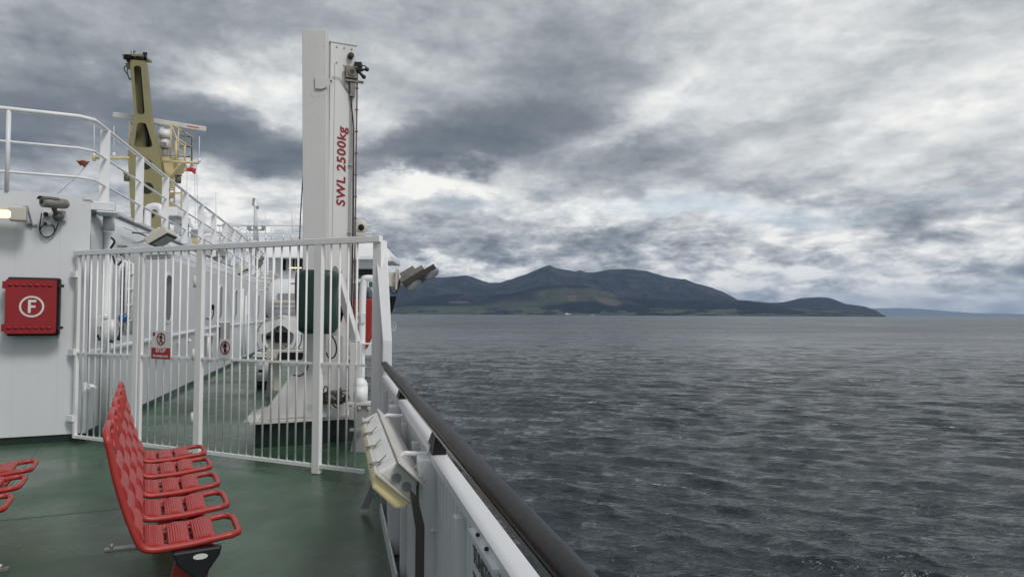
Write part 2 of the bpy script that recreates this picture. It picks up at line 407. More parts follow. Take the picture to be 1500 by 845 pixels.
# --- upper railing
ur = thing('upper_railing', 'white tubular railing round the edge of the deckhouse roof', 'railing', (-5, 9, TOPZ))
def urline(z, r):
    pts = [FW.p(-160, 100), FW.p(-60, 100), FW.p(60, 100), FW.p(118, 100)]
    pts = [V((p.x, p.y, z)) for p in pts]
    pts += [SW.q(t, z, -.02) for t in (.12, .30)] + [SW.q(t, z + (.02 if t > 6 else 0), -.02) for t in (.6, 3, 6, 10, 14, 18, 21.5)]
    b = MB(); b.tube(pts, r, 10); return b
urline(3.77, .027).build('top_rail', WHITE, ur)
for z in (3.40, 3.06): urline(z, .016).build('mid_rail', WHITE, ur)
for px in (-90, 12):
    p = FW.p(px, 200); b = MB(); b.cyl((p.x, p.y, 2.84), (p.x, p.y, 3.76), .024, n=12); b.build('post', WHITE, ur)
t0 = SW.t(152)
for i in range(13):
    t = t0 + i*1.66
    p = SW.q(t, 0, -.03); b = MB(); b.box(p + Z*3.28, (.11, .022, .96), (A26, S26, Z)); b.build('post', WHITE, ur)

# --- things on the aft wall
fb = thing('fire_hose_locker', 'red plastic locker with a white circled F on the deckhouse end wall', 'locker', FW.p(48, 488))
FN = FW.n; FX = FW.d
def fw(px, py, off=0): return FW.p(px, py, off)
cc = fw(48.5, 449, .22) - FN*.22; W_, H_ = .515, .62; axf = (FX, -FN, Z)
b = MB(); b.box(cc + FN*.10, (W_-.02, .20, H_+.03), axf); b.build('body', BLKPAINT, fb, bevel=.02)
me = plate(rrect(-W_/2, -H_/2+.012, W_/2-.035, H_/2-.012, .02), [], .05); place(me, cc + FN*.222, FX, Z, FN)
b = MB().mesh(me)
dr = b.build('door', REDBOX, fb, bevel=.012)
for zz in (.235, -.235):
    b = MB()
    for i in range(7):
        b.ball(cc + FN*.244 + FX*(-.215+.062*i) + Z*zz, (.028, .014, .022), (FX, Z, FN), n=10, m=6)
    b.build('moulded_ribs', REDBOX, dr)
me = plate(circ(0, 0, .118, 40), [circ(0, 0, .098, 40)], .003); place(me, cc + FN*.2495 - FX*.01, FX, Z, FN); b = MB().mesh(me)
ft = [(-.035,-.07),(-.008,-.07),(-.008,-.012),(.036,-.012),(.036,.012),(-.008,.012),(-.008,.048),(.042,.048),(.042,.074),(-.035,.074)]
b.prism([cc + FN*.248 + FX*(x-.01) + Z*y for x, y in ft], FN*.003); b.build('letter_emblem', SIGNW, dr)
for zz in (.235, -.235):
    b = MB(); b.box(cc + FN*.21 + FX*(W_/2+.004) + Z*zz, (.05, .1, .03), axf); b.ball(cc + FN*.17 + FX*(W_/2+.012) + Z*zz, .018); b.build('latch', BLACK, fb)
    b = MB(); b.box(cc + FN*.16 - FX*(W_/2+.012) + Z*zz, (.04, .14, .08), axf); b.build('hinge', REDBOX, fb)

# wall lamp at far left
wl = thing('wall_lamp', 'box-shaped lit lamp on a bracket at the left edge of the end wall', 'lamp', fw(15, 325, .2))
b = MB(); b.box(fw(-6, 311, .22), (.50, .13, .12), axf); b.build('housing', CREAM, wl, bevel=.012)
b = MB(); b.box(fw(-10, 313, .30), (.34, .05, .09), axf); b.build('lamp_glass', LIT, wl, bevel=.02)
b = MB(); b.box(fw(27, 314, .24), (.16, .16, .15), axf); b.build('ballast_box', CREAM, wl, bevel=.012)
b = MB(); b.beam(fw(40, 303, .16), fw(47, 330, .02), .05, .012, FX); b.box(fw(47, 330, .01), (.10, .03, .02), axf); b.beam(fw(30, 306, .12), fw(41, 303, .12), .02, .03); b.build('bracket', GREY, wl)

# camera
cv = thing('security_camera', 'grey-brown bullet security camera on a swivel base on the end wall', 'security camera', fw(84, 318))
CAMG = mat('camera_grey', (.26,.25,.24), None, .4); 
ct = (FN*.62 - FX*.78 + Z*-.04).normalized()
cp = fw(79, 297.5, .22)
b = MB(); b.cyl(cp - ct*.12, cp + ct*.13, .058, n=22); b.ball(cp - ct*.12, .056); b.build('body', CAMG, cv)
b = MB(); b.rings([[cp + ct*(-.04+.20*k) + (Rm(ct)[1]*math.cos(a)+Rm(ct)[2]*math.sin(a))*rr for a in [R(30+10*i) for i in range(13)] + [R(150-10*i) for i in range(13)]] for k, rr in ((0, .066), (.5, .067), (1, .066))], cap=False)
b.build('sunshade', CAMG, cv)
b = MB(); b.cyl(cp + ct*.131, cp + ct*.136, .052, n=22); b.mi = 1; b.cyl(cp + ct*.137, cp + ct*.142, .026, n=16); b.build('lens', [GREY, BLACK], cv)
b = MB(); b.tube([cp - Z*.04, fw(80, 308, .17), fw(84, 316, .12)], .028); b.ball(fw(85, 317, .10), .06); b.build('swivel', mat('camera_base', (.12,.11,.11), None, .4), cv)
b = MB(); b.box(fw(88, 316, .03), (.12, .06, .12), axf); b.build('mounting_plate', WHITE, cv, bevel=.01)
b = MB()
b.tube(smooth([fw(61, 312, .06), fw(59, 325, .04), fw(58, 336, .03), fw(62, 345, .03), fw(70, 347, .03), fw(78, 343, .03), fw(80, 336, .03), fw(77, 330, .03), fw(69, 328.5, .035), fw(62, 331, .04), fw(58.5, 338, .045), fw(62, 345, .05), fw(70, 348, .05), fw(80, 340, .05), fw(86, 326, .06)]), .0065, 8)
solo(b, 'cable', BLACK, 'coiled black camera lead on the end wall', 'cable')
b = MB(); b.box(fw(70, 314, .02), (.07, .04, .05), axf); b.mi = 1; b.cyl(fw(67, 314, .03), fw(67, 314, .075), .026, n=14)
solo(b, 'cable_gland', [WHITE, BLACK], 'upper white cable gland with a black round cap beside the security camera', 'fitting')
b = MB(); b.box(fw(70, 327, .02), (.07, .04, .04), axf); b.mi = 1; b.cyl(fw(66, 327, .03), fw(66, 327, .06), .016, n=12)
solo(b, 'cable_gland', [WHITE, BLACK], 'lower and smaller white cable gland inside the coiled camera lead', 'fitting')

# --- gate fence across the deck
ff = thing('gate_fence', 'tall white barred fence with a gate closing off the deck', 'fence', (FA+FB)/2)
FD = FE.d; FNn = FE.n; axg = (FD, FNn, Z); LEN = (FB-FA).length
ZT, ZM, ZB = 2.135, 1.025, .075
def ft_(px): return FE.t(px)
def barpanel(t0, t1, name, par, skip=()):
    b = MB(); k = max(1, round((t1-t0)/.108)); 
    for i in range(1, k):
        t = t0 + (t1-t0)*i/k + random.uniform(-.002, .002)
        p = FE.q(t, 0); b.cyl(p + Z*ZB, p + Z*ZT, .0095, n=8)
    c = FE.q((t0+t1)/2, 0)
    b.box(c + Z*ZM + FNn*.002, (t1-t0, .028, .022), axg); b.box(c + Z*ZB, (t1-t0, .03, .034), axg)
    return b.build(name, WBAR, par)
tA, tW, tG, tP, tE = .0, ft_(201), ft_(293), ft_(464.5), LEN
def post(t, w, name, par, z0=.0, z1=ZT+.02, d=.05, m=WBAR):
    b = MB(); b.box(FE.q(t, (z0+z1)/2), (w, d, z1-z0), axg); return b.build(name, m, par, bevel=.004)
post(.02, .04, 'post', ff, z0=ZB-.02, d=.04); post(tW, .075, 'post', ff, z0=.04); post(tG, .085, 'post', ff, z0=.03); post(tP+.02, .085, 'post', ff, z0=.004)
barpanel(.03, tW-.04, 'bar_panel', ff); barpanel(tG+.045, tP-.03, 'bar_panel', ff); barpanel(tP+.06, LEN-.03, 'bar_panel', ff)
gt = post(tW+.075, .035, 'gate', ff, z0=ZB-.02, z1=ZT-.05, d=.035)
barpanel(tW+.09, tG-.07, 'gate_bars', gt)
b = MB()
each('hinge', WRUST, gt, [lambda b, z=z: b.cyl(FE.q(tG-.052, z, .03), FE.q(tG-.052, z+.12, .03), .013, n=10) for z in (.35, 1.0, 1.75)])
b = MB(); b.box(FE.q(tW+.28, ZT-.045, -.03), (.34, .05, .05), axg); b.build('lock_box', WRUST, ff, bevel=.004)
b = MB(); b.beam(FE.q(-.05, ZT+.03), FE.q(ft_(557), ZT+.03), .055, .058); b.build('top_rail', WBAR, ff, bevel=.005)
b = MB()
each('wall_bracket', WBAR, ff, [lambda b, z=z: b.box(FE.q(-.02, z, .02), (.10, .05, .07), axg) for z in (1.03, 1.92, .28)], .004)
b = MB(); b.tube([FE.q(ft_(133), .66, .06), FE.q(ft_(150), .66, .06)], .012); b.box(FE.q(ft_(141), .66, .05), (.06, .05, .05), axg); b.box(FE.q(ft_(137), .66, .08), (.02, .03, .09), axg); b.build('bolt', WBAR, ff)
p0 = ft_(544); p1 = ft_(560)
b = MB(); b.prism([FE.q(p0, 0, 0), FE.q(p1, 0, 0), FE.q(ft_(557), ZT+.02, 0), FE.q(ft_(545), ZT+.02, 0)], -FNn*.07); b.build('end_post', WBAR, ff, bevel=.004)
# signs on the fence
def person_shape():
    return [circ(0, .060, .011, 14), [(-.016,.046),(.016,.046),(.030,.004),(.022,.000),(.013,.026),(.014,-.052),(.002,-.052),(0,-.008),(-.002,-.052),(-.014,-.052),(-.013,.026),(-.022,0),(-.030,.004)]]
def walk_shape():
    return [circ(.004, .060, .011, 14), [(-.010,.046),(.014,.046),(.018,.024),(.036,.010),(.031,.002),(.012,.014),(.010,-.004),(.026,-.050),(.014,-.053),(.002,-.016),(-.022,-.050),(-.034,-.046),(-.010,-.004),(-.008,.026),(-.026,.006),(-.032,.012)]]
def prohib(c, r, shape, par, s):
    b = MB(); b.mi = 0
    me = plate(circ(0, 0, r, 36), [circ(0, 0, r*.84, 36)], .002); place(me, c + FNn*.004, FD, Z, FNn); b.mesh(me)
    d1 = (FD*-.7 + Z*.7).normalized(); b.beam(c + FNn*.0065 + d1*r*.88, c + FNn*.0065 - d1*r*.88, .002, r*.16, FNn)
    b.mi = 1
    for lp in shape: me = plate([(x*s, y*s) for x, y in lp], [], .002); place(me, c + FNn*.0035, FD, Z, FNn); b.mesh(me)
    return b.build('prohibition_symbol', [REDTXT, BLKPAINT], par)
sg = thing('stop_sign', 'larger white and red STOP notice with a crossed-out figure on the gate', 'sign', FE.p(236, 520, .03))
c = FE.p(236, 505.5, .04); hw = .135
b = MB(); b.box(c, (.30, .004, .30), axg); b.build('board', SIGNW, sg)
b = MB(); b.box(c - Z*.085 + FNn*.003, (.285, .003, .115), axg); b.build('red_band', mat('sign_red', (.42,.02,.025), None, .45), sg)
prohib(c + Z*.065, .066, walk_shape(), sg, .85)
b = MB(); b.box(c + Z*.115 - FD*.11 + FNn*.003, (.03, .003, .035), axg); b.build('corner_mark', REDTXT, sg)
b = MB(); me = textmesh('STOP', .062, bold=.0012); place(me, c - Z*.055 + FNn*.006, FD, Z, FNn); b.mesh(me); b.build('lettering', SIGNW, sg)
b = MB(); me = textmesh('No passenger access', .034, bold=.0004, sx=.80); place(me, c - Z*.112 + FNn*.006, FD, Z, FNn); b.mesh(me); b.build('lettering', SIGNW, sg)
sg = thing('no_entry_sign', 'smaller square white notice with only a red crossed-out standing figure', 'sign', FE.p(330, 520, .03))
c = FE.p(330, 510.5, .04)
b = MB(); b.box(c, (.15, .004, .19), axg); b.build('board', SIGNW, sg)
prohib(c + Z*.008, .066, person_shape(), sg, .95)

# --- end column of the fence with a sloped bright face
b = MB()
a0 = aty(561, 500, 6.42); a1 = aty(574, 500, 6.42); t0_ = aty(549, 353, 6.72); t1_ = aty(566.5, 353, 6.72)
g0 = V((a0.x, a0.y, 0)); g1 = V((a1.x, a1.y, 0))
def back(p, k=.12): return p + U*k + V((0, 0, 0))
b.hexa([t0_, t1_, a1, a0, back(t0_, .10), back(t1_, .10), back(a1, .34), back(a0, .34)])
b.hexa([a0, a1, g1, g0, back(a0, .34), back(a1, .34), back(g1, .34), back(g0, .34)])
b.box(aty(569, 379, 6.8), (.05, .08, .05))
solo(b, 'end_column', WHITE, 'white column with a sloping bright upper face ending the fence at the ship side', 'column', bevel=.004)

# floodlight outboard of the column
fl_c = aty(609, 411, 6.75)
e_n = V((.52, -.12, -.80)).normalized(); e_l = V((.83, .10, .54)).normalized(); e_l = (e_l - e_n*e_l.dot(e_n)).normalized(); e_w = e_n.cross(e_l)
fo = thing('floodlight', 'weathered twin floodlight on an arm reaching out over the sea from the fence end', 'floodlight', fl_c)
b = MB(); b.box(fl_c - e_n*.0 + e_l*.05, (.33, .25, .04), (e_l, e_w, e_n)); b.build('frame', mat('dark_frame', (.035,.03,.028), None, .5), fo, bevel=.006)
b = MB()
b.box(fl_c - e_n*.055 - e_l*.0, (.24, .17, .05), (e_l, e_w, e_n)); b.box(fl_c - e_n*.10 - e_l*.02, (.14, .11, .05), (e_l, e_w, e_n)); b.build('housing', mat('grimy_housing', (.26,.25,.23), (.09,.08,.07), .55, scale=22, amt=.5, bump=.2), fo, bevel=.008)
for k in (-.075, .115):
    b = MB(); b.ball(fl_c + e_n*.020 + e_l*(k+.04), (.078, .11, .040), (e_l, e_w, e_n)); b.build('lens', mat('grey_lens', (.22,.235,.245), None, .15) if 'grey_lens' not in bpy.data.materials else bpy.data.materials['grey_lens'], fo)
b = MB(); b.cyl(fl_c - e_n*.14 - e_l*.09 - e_w*.07, fl_c - e_n*.10 + e_l*.09 - e_w*.09, .022, n=14); b.build('igniter_tube', CREAM, fo)
b = MB(); b.beam(aty(566, 409, 6.75), aty(583, 409, 6.75), .06, .13); b.box(aty(582, 409, 6.73), (.016, .12, .19)); b.beam(aty(583, 411, 6.7), aty(604, 417, 6.68), .012, .06); b.ball(aty(578.5, 412, 6.69), .012); b.build('arm', CREAM, fo, bevel=.003)
b = MB(); b.tube(smooth([aty(571, 420, 6.7), aty(574, 428, 6.69), aty(580, 429, 6.69), aty(584, 420, 6.69), aty(586, 410, 6.69), aty(592, 404, 6.69), aty(600, 403, 6.69)]), .008, 8); b.build('lead', BLACK, fo)
b = MB(); b.prism([aty(570, 434, 6.8), aty(581, 434, 6.8), aty(574.5, 458, 6.8), aty(571, 458, 6.8)], U*.02)
for y_, x_ in ((440, 579), (447, 577)): b.beam(aty(571, y_, 6.79), aty(x_, y_, 6.79), .006, .01)
solo(b, 'dark_bracket', BLKPAINT, 'small black tapering panel bracket below the arm of the twin floodlight', 'bracket')
b = MB(); b.tube(smooth([aty(573, 472, 6.9), aty(578, 474, 6.9), aty(580, 479, 6.9), aty(577, 484, 6.9), aty(572, 484, 6.9)]), .007, 7); b.tube(smooth([aty(573, 475, 6.9), aty(576.5, 478, 6.9), aty(576, 482, 6.9), aty(572, 482, 6.9)]), .006, 7)
solo(b, 'rope_loop', TARP, 'small loop of white line hanging outside the fence end column', 'rope')

# --- bulwark
bw = thing('bulwark', 'white steel bulwark with ribbed inner face along the ship side', 'bulwark', rail(3, 0))
CZ = .92
b = MB()
D0, D1 = .2, 6.5
# ribbed panel
pts = []; D = D0
ribs = []
s_ = 0; seq = [(0, 0), (.052, 0), (.056, -.016), (.068, -.016), (.072, 0)]
dd = D0
outer = []
while dd < D1:
    for k, o_ in seq: outer.append((dd+k, o_))
    dd += .078
rows = []
for z in (.02, CZ-.01):
    rows.append([rail(x, z, -.012-o_) for x, o_ in outer])
n = len(outer); b.add(rows[0]+rows[1], [(i, i+1, n+i+1, n+i) for i in range(n-1)])
b.add([rail(D0, .0, .03), rail(D1, 0, .03), rail(D1, CZ, .03), rail(D0, CZ, .03)], [(0,1,2,3)])
b.build('ribbed_panel', WHITE, bw)
def cap(Da, Db, z=CZ, w=.062, name='cap_rail'):
    b = MB(); b.beam(rail(Da, z), rail(Db, z), w, .03); return b.build(name, WHITE, bw, bevel=0)
cap(.2, 2.99); cap(3.06, 4.66, .945); cap(4.72, 6.4, .945)
for D in (.9, 3.02, 4.69):
    b = MB(); b.box(rail(D, CZ/2, -.045), (.07, .10, CZ-.0), (N, U, Z)); b.build('frame_post', WHITE, bw, bevel=.006)
for D in (1.65, 2.3, 3.6, 4.2, 5.3, 5.9):
    b = MB(); b.box(rail(D, CZ/2-.02, -.028), (.035, .05, CZ-.04), (N, U, Z)); b.build('stiffener', WHITE, bw, bevel=.004)
# scupper coaming
b = MB(); b.beam(rail(.2, .05, -.075), rail(3.9, .05, -.075), .012, .1); b.beam(rail(4.05, .05, -.075), rail(5.6, .05, -.075), .012, .1); b.build('coaming', WHITE, bw, bevel=.003)
# handle
b = MB(); hA = aty(634, 777, 2.93); hB = aty(650, 775, 2.93); hA = V((hA.x, hA.y, hA.z)); b.tube([hA - N*0, hB], .005, 8); b.ball(hA, .010); b.ball(hB, .010); b.ball(aty(651, 790, 2.92), .013); b.build('grab_bar', WHITE, bw)
# diagonal stay
b = MB(); b.prism([aty(528, 745, 5.6), aty(540, 745, 5.6), aty(556, 700, 5.55), aty(548, 698, 5.55)], U*.04)
b.prism([aty(556, 745, 5.5), aty(566, 745, 5.5), aty(566, 690, 5.5), aty(556, 690, 5.5)], U*.04)
b.build('stay', GREY, bw, bevel=.003)
# instruction plate
BWP = VPl(rail(0, 0, -.03).x, 0, U)
pa = BWP.p(693, 772); pb = BWP.p(731, 837)
ta = pa.y; tb = pb.y; zt_ = (pa.z+pb.z)/2
print('plate', pa, pb)
b = MB(); b.beam(rail(ta, zt_, -.036), rail(tb, zt_, -.036), .018, .010); b.box(rail((ta+tb)/2, zt_-.13, -.031), (.005, (ta-tb)*1.02, .25), (N, U, Z))
pt = b.build('instruction_plate', WHITE, bw)
for k in (.3, .65):
    b = MB(); b.ball(rail(ta+(tb-ta)*k, zt_+.015, -.036), .006); b.build('screw', BLACK, pt)
for i, (txt, zz) in enumerate((('TUNSTOR', .055), ('TO TWIN', .125))):
    b = MB(); me = textmesh(txt, .062, bold=.0008, align='LEFT'); place(me, rail(ta-.03, zt_-zz, -.035), -U, Z, -N); b.mesh(me); b.build('lettering', mat('stencil_grey', (.12,.13,.14), None, .5) if 'stencil_grey' not in bpy.data.materials else bpy.data.materials['stencil_grey'], pt)

# handrail
hr = thing('handrail', 'long dark varnished handrail on black brackets above the bulwark', 'handrail', rail(3, .9))
b = MB(); b.tube([rail(x, 1.055) for x in (.15, 1, 2, 3, 4, 5, 6, 6.5)], .0275, 20); b.build('rail', CAPBLK, hr)
for D in (.95, 3.02, 4.72):
    b = MB(); b.prism([rail(D-.05, CZ+.016, .0), rail(D+.14, CZ+.016, 0), rail(D+.05, 1.035, 0), rail(D-.05, 1.035, 0)], N*.028)
    b.prism([rail(D-.05, CZ+.016, -.028), rail(D+.14, CZ+.016, -.028), rail(D+.05, 1.035, -.01), rail(D-.05, 1.035, -.01)], N*.028); b.build('bracket', BLKPAINT, hr)
b = MB(); b.beam(rail(.15, 1.018, -.01), rail(6.4, 1.018, -.01), .012, .012); b.build('underside_strip', STEEL, hr)

# --- big tube luminaire hung inboard of the bulwark
e1 = (N*.75 + Z*-.66).normalized(); e2 = (N*-.66 + Z*-.75).normalized()
n0 = aty(578, 714, 2.9); n1 = n0 + U*1.5
lu = thing('tube_luminaire', 'long weathered white tube light with yellowed diffuser hung inboard of the bulwark', 'light fitting', n0)
K_ = 1.0
def cs(o, pts): return [o + N*a + Z*c for a, c in pts]
JL, JR, BL_, BR_ = (-.070, .060), (.070, -.062), (.010, .100), (.092, .022)
LUM = 1.5
def lerp(a, c, t): return (a[0]+(c[0]-a[0])*t, a[1]+(c[1]-a[1])*t)
b = MB(); b.prism(cs(n0, [JL, lerp(JL, BL_, .25), BL_, BR_, lerp(JR, BR_, .25), JR]), U*LUM); b.build('housing', mat('grp_white', (.70,.71,.69), (.58,.59,.56), .4, scale=9, bump=.1), lu, bevel=.012)
ed = V((JR[0]-JL[0], JR[1]-JL[1])).normalized(); en_ = V((ed.y, -ed.x)); en_ = en_ if en_.x < 0 else -en_
def off(p, a, c): return (p[0]+ed.x*a+en_.x*c, p[1]+ed.y*a+en_.y*c)
b = MB(); b.prism(cs(n0 - U*.01, [off(JL, -.010, -.004), off(JR, .010, -.004), off(JR, .010, .008), off(JL, -.010, .008)]), U*(LUM+.02)); b.build('rim', CREAM, lu, bevel=.004)
b = MB(); b.prism(cs(n0 + U*.01, [off(JL, .002, .008), off(JL, .006, .028), off(JL, .030, .056), off(JR, -.035, .060), off(JR, -.010, .040), off(JR, -.002, .008)]), U*(LUM-.02)); b.build('diffuser', DIFF, lu, bevel=.01)
for a, c in ((.006, .038), (.046, .003)):
    b = MB(); b.cyl(cs(n0, [(a, c)])[0], cs(n0 - U*.008, [(a, c)])[0], .0185, n=24); b.build('blanking_plug', mat('plug_grey', (.27,.27,.28), None, .5) if 'plug_grey' not in bpy.data.materials else bpy.data.materials['plug_grey'], lu)
def uv2(p): return N*p[0] + Z*p[1]
for k in (.12, .50, .88, 1.26):
    for P_, Q_, sd in ((JL, BL_, -1), (JR, BR_, 1)):
        sdir = V((Q_[0]-P_[0], Q_[1]-P_[1])).normalized(); out_ = V((-sdir.y, sdir.x)) if sd < 0 else V((sdir.y, -sdir.x))
        def c_(along, o_, u): return n0 + U*(k+u) + uv2((P_[0]+sdir.x*along+out_.x*o_, P_[1]+sdir.y*along+out_.y*o_))
        b = MB(); b.tube(smooth([c_(-.012, .010, -.030), c_(-.014, .016, -.018), c_(.008, .012, -.020), c_(.020, .006, -.016), c_(.030, .010, 0), c_(.020, .006, .016), c_(.008, .012, .020), c_(-.014, .016, .018), c_(-.012, .010, .030)], 3), .0032, 6)
        b.prism([c_(.016, .003, -.010), c_(.016, .003, .010), c_(.060, .020, .006), c_(.060, .020, -.006)], uv2(out_)*.003); b.build('spring_clip', mat('dull_steel', (.30,.28,.25), None, .4, metal=.7) if 'dull_steel' not in bpy.data.materials else bpy.data.materials['dull_steel'], lu)
bd = V((BR_[0]-BL_[0], BR_[1]-BL_[1])).normalized(); bn_ = V((-bd.y, bd.x)); bn_ = bn_ if bn_.x > 0 else -bn_
def bo(p, a, c): return (p[0]+bd.x*a+bn_.x*c, p[1]+bd.y*a+bn_.y*c)
b = MB(); b.prism(cs(n0 - U*.06, [bo(BL_, -.006, .003), bo(BR_, .022, .003), bo(BR_, .022, .012), bo(BL_, -.006, .012)]), U*(LUM+.12))
for kk in (-.02, .14): b.cyl(n0 + U*kk + uv2(bo(BR_, -.012, .012)), n0 + U*kk + uv2(bo(BR_, -.012, .028)), .008, n=8); b.cyl(n0 + U*kk + uv2(bo(BR_, .010, .012)), n0 + U*kk + uv2(bo(BR_, .010, .022)), .006, n=8)
b.build('mounting_plate', WRUST, lu, bevel=.002)
for D in (3.08, 4.22):
    b = MB(); st = rail(D, .92, -.03); en = n0 + U*((D-2.9)*1.027) + uv2(bo(BL_, .03, .012)); mid = V((en.x, en.y, .92)) ; mid = mid + (st-mid)*.15
    b.tube(smooth([st, st*.8+mid*.2, st*.2+mid*.8, mid, en], 4), .010, 10); b.build('support_arm', WHITE, lu)
b = MB(); DS = 2.86
q0 = aty(609, 800, DS); q1 = aty(622, 800, DS)
b.prism([aty(600, 716, DS), aty(612, 728, DS), aty(622, 770, DS), V((q1.x, DS, .01)), V((q0.x, DS, .01)), aty(609, 775, DS)], U*.010); b.build('support_strut', mat('rusty_steel', (.10,.085,.075), (.05,.045,.04), .6, scale=12, stretch=(1,1,.3)), lu)

# =====================================================================  CRANE
cr = thing('deck_crane', 'tall white stores crane with its jib folded upright beyond the fence', 'crane', (-2.4, 8.9, 0))
P0 = V((-2.86, 8.12, 0)); PR = P0 + A26*1.22
b = MB()
b.prism([P0 + A26*.05 + U*.08, PR + U*.08, PR + U*1.25, P0 + A26*.05 + U*1.25], (0, 0, .27)); b.build('pedestal', DGREEN, cr)
b = MB()
b.prism([P0 + Z*.27, PR + Z*.27, PR + U*1.3 + Z*.27, P0 + U*1.3 + Z*.27], (0, 0, .035))
for i in range(9): b.box(P0 + U*(.06+.12*i) - N*.03 + Z*.30, (.07, .05, .02), (N, U, Z))
b.build('base_plate', WRUST, cr, bevel=.003)
CP = VPl(P0.x, P0.y, A26)
b = MB(); b.prism([CP.p(379, 615, -.03), CP.p(461, 609, -.03), CP.p(463, 497, -.03), CP.p(455, 505, -.03), CP.p(440, 531, -.03)], S26*.02); b.build('gusset', CRANE, cr)
# jib = folded boom (front column)
JX = V((math.cos(R(4)), math.sin(R(4)), 0)); JY = V((-JX.y, JX.x, 0)); JP = VPl(-2.4, 8.42, JX)
def jib(px, py, off=0): return JP.p(px, py, off)
b = MB()
tl = jib(442.5, 42); tr = jib(478.5, 43.5); bl = jib(445, 560); br = jib(479, 560); bl.z = br.z = .31
b.hexa([tl, tr, br, bl, tl + JY*.16, tr + JY*.16, br + JY*.16, bl + JY*.16])
b.build('jib', CRANE, cr, bevel=.006)
b = MB(); b.prism([jib(461.5, 113, .012), jib(480, 116, .012), jib(487, 118, .012), jib(489, 121, .012), jib(486, 124.5, .012), jib(472, 131, .012), jib(462, 130.5, .012)], -JP.n*-.012); lg = b.build('lifting_lug', CRANE, cr, bevel=.002)
b = MB(); q = jib(485, 119, .026); b.cyl(q, q + JP.n*.004, .010, n=12); b.build('lug_hole', BLACK, lg)
b = MB()
sm = [(453, 66, 3, 4), (463, 67, 2, 4), (474, 68, 3, 5), (456, 140, 3, 7), (460, 142, 4, 6), (467, 141, 4, 5), (474, 141, 3, 7), (457, 152, 5, 1.5), (448, 175, 3, 1), (453, 172, 2, 3), (458, 168, 1, 5), (464, 172, 3, 2), (468, 176, 2, 1.5), (455, 177, 5, .8)]
for x, y, w, h in sm:
    pts = []
    for k in range(8):
        a = 2*math.pi*k/8; rr = random.uniform(.5, 1.1); pts.append(jib(x+w/2*rr*math.cos(a), y+h/2*rr*math.sin(a), .0012))
    b.prism(pts, JP.n*.0008)
b.build('paint_scuffs', mat('scuff', (.45,.44,.38), (.62,.62,.60), .6, scale=40), cr)
# mast column behind
KP = VPl(*(aty(481, 300, 8.62).xy), A26)
def kol(px, py, off=0): return KP.p(px, py, off)
b = MB(); w0 = 0; tw = KP.t(519, 300); 
zt = kol(500, 64).z
b.box(KP.o + A26*(tw/2) + S26*.17 + Z*((zt+.3)/2), (tw, .34, zt-.3), (A26, S26, Z)); 
b.build('column', CRANE, cr, bevel=.006)
b = MB(); b.box(KP.o + A26*(tw/2) + S26*.17 + Z*(zt+.006), (tw+.02, .36, .014), (A26, S26, Z)); b.build('top_plate', CRANE, cr)
b = MB(); q = KP.q(KP.t(487.5, 300), 2.4, .0); b.box(q + FN*.001 , (.004, .006, 4.1), (A26, S26, Z)); b.build('plate_seam', GREY, cr)
b = MB()
for px in (509, 511.3):
    b.tube([KP.q(KP.t(px), zt-.60, .02), KP.q(KP.t(px), .5, .02)], .0045, 6)
b.tube([KP.q(KP.t(481), zt-.42, .015), KP.q(KP.t(492), zt-.42, .015), KP.q(KP.t(508), zt-.60, .015)], .004, 6)
b.tube([KP.q(KP.t(507), zt-.58, .015), KP.q(KP.t(497), zt-.45, .015), KP.q(KP.t(497), zt-.34, .015), KP.q(KP.t(503), zt-.33, .015)], .004, 6)
for z in (zt-.62, 3.25, 2.45, 1.9): b.box(KP.q(KP.t(510.2), z, .02), (.045, .02, .02), (A26, S26, Z))
b.build('hydraulic_pipes', GREY, cr)
b = MB(); e = tw
b.tube([KP.q(e+.012, 4.45, .01), KP.q(e+.012, .6, .01)], .010, 8)
for i in range(14): b.box(KP.q(e+.012, .8+.26*i, .01), (.03, .03, .012), (A26, S26, Z))
b.build('conduit', mat('rust_conduit', (.22,.12,.10), (.10,.05,.045), .6, scale=20), cr)
b = MB(); b.tube(smooth([KP.q(e-.09, zt-.42, .03), KP.q(e-.06, zt-.7, .03), KP.q(e-.03, zt-1.0, .03), KP.q(e-.025, zt-1.4, .03), KP.q(e-.015, 2.8, .02), KP.q(e-.02, 1.5, .02)]), .008, 7); b.build('power_cable', BLACK, cr)
b = MB()
each('bolt', GREY, cr, [lambda b, px=px, z=z: b.cyl(KP.q(KP.t(px), zt-z, 0), KP.q(KP.t(px), zt-z, .008), .011, n=8) for px, z in ((488, .05), (499, .05), (510, .05), (488, .24), (499, .26), (511, .27))])
b = MB(); b.cyl(KP.q(KP.t(508), zt-.14, 0), KP.q(KP.t(508), zt-.14, .05), .036, n=16); b.cyl(KP.q(KP.t(508), zt-.14, .05), KP.q(KP.t(508), zt-.14, .08), .022, n=16); b.build('pivot_boss', mat('dark_steel', (.05,.05,.05), None, .4, metal=.5), cr)
b = MB(); q = KP.q(KP.t(509), zt-.34, .03); b.box(q, (.14, .06, .14), (A26, S26, Z)); b.cyl(q + FN*.03, q + FN*.045, .05, n=16); b.mi = 1; b.cyl(q + FN*.046, q + FN*.05, .03, n=16)
b.mi = 0; b.beam(KP.q(KP.t(500), zt-.44, .03), KP.q(KP.t(527), zt-.44, .03), .03, .025); b.box(KP.q(KP.t(511), zt-.55, .03), (.06, .04, .16), (A26, S26, Z)); b.build('sheave_unit', [mat('worn_bracket', (.25,.23,.2), (.12,.1,.09), .5, scale=30), BLACK], cr, bevel=.003)
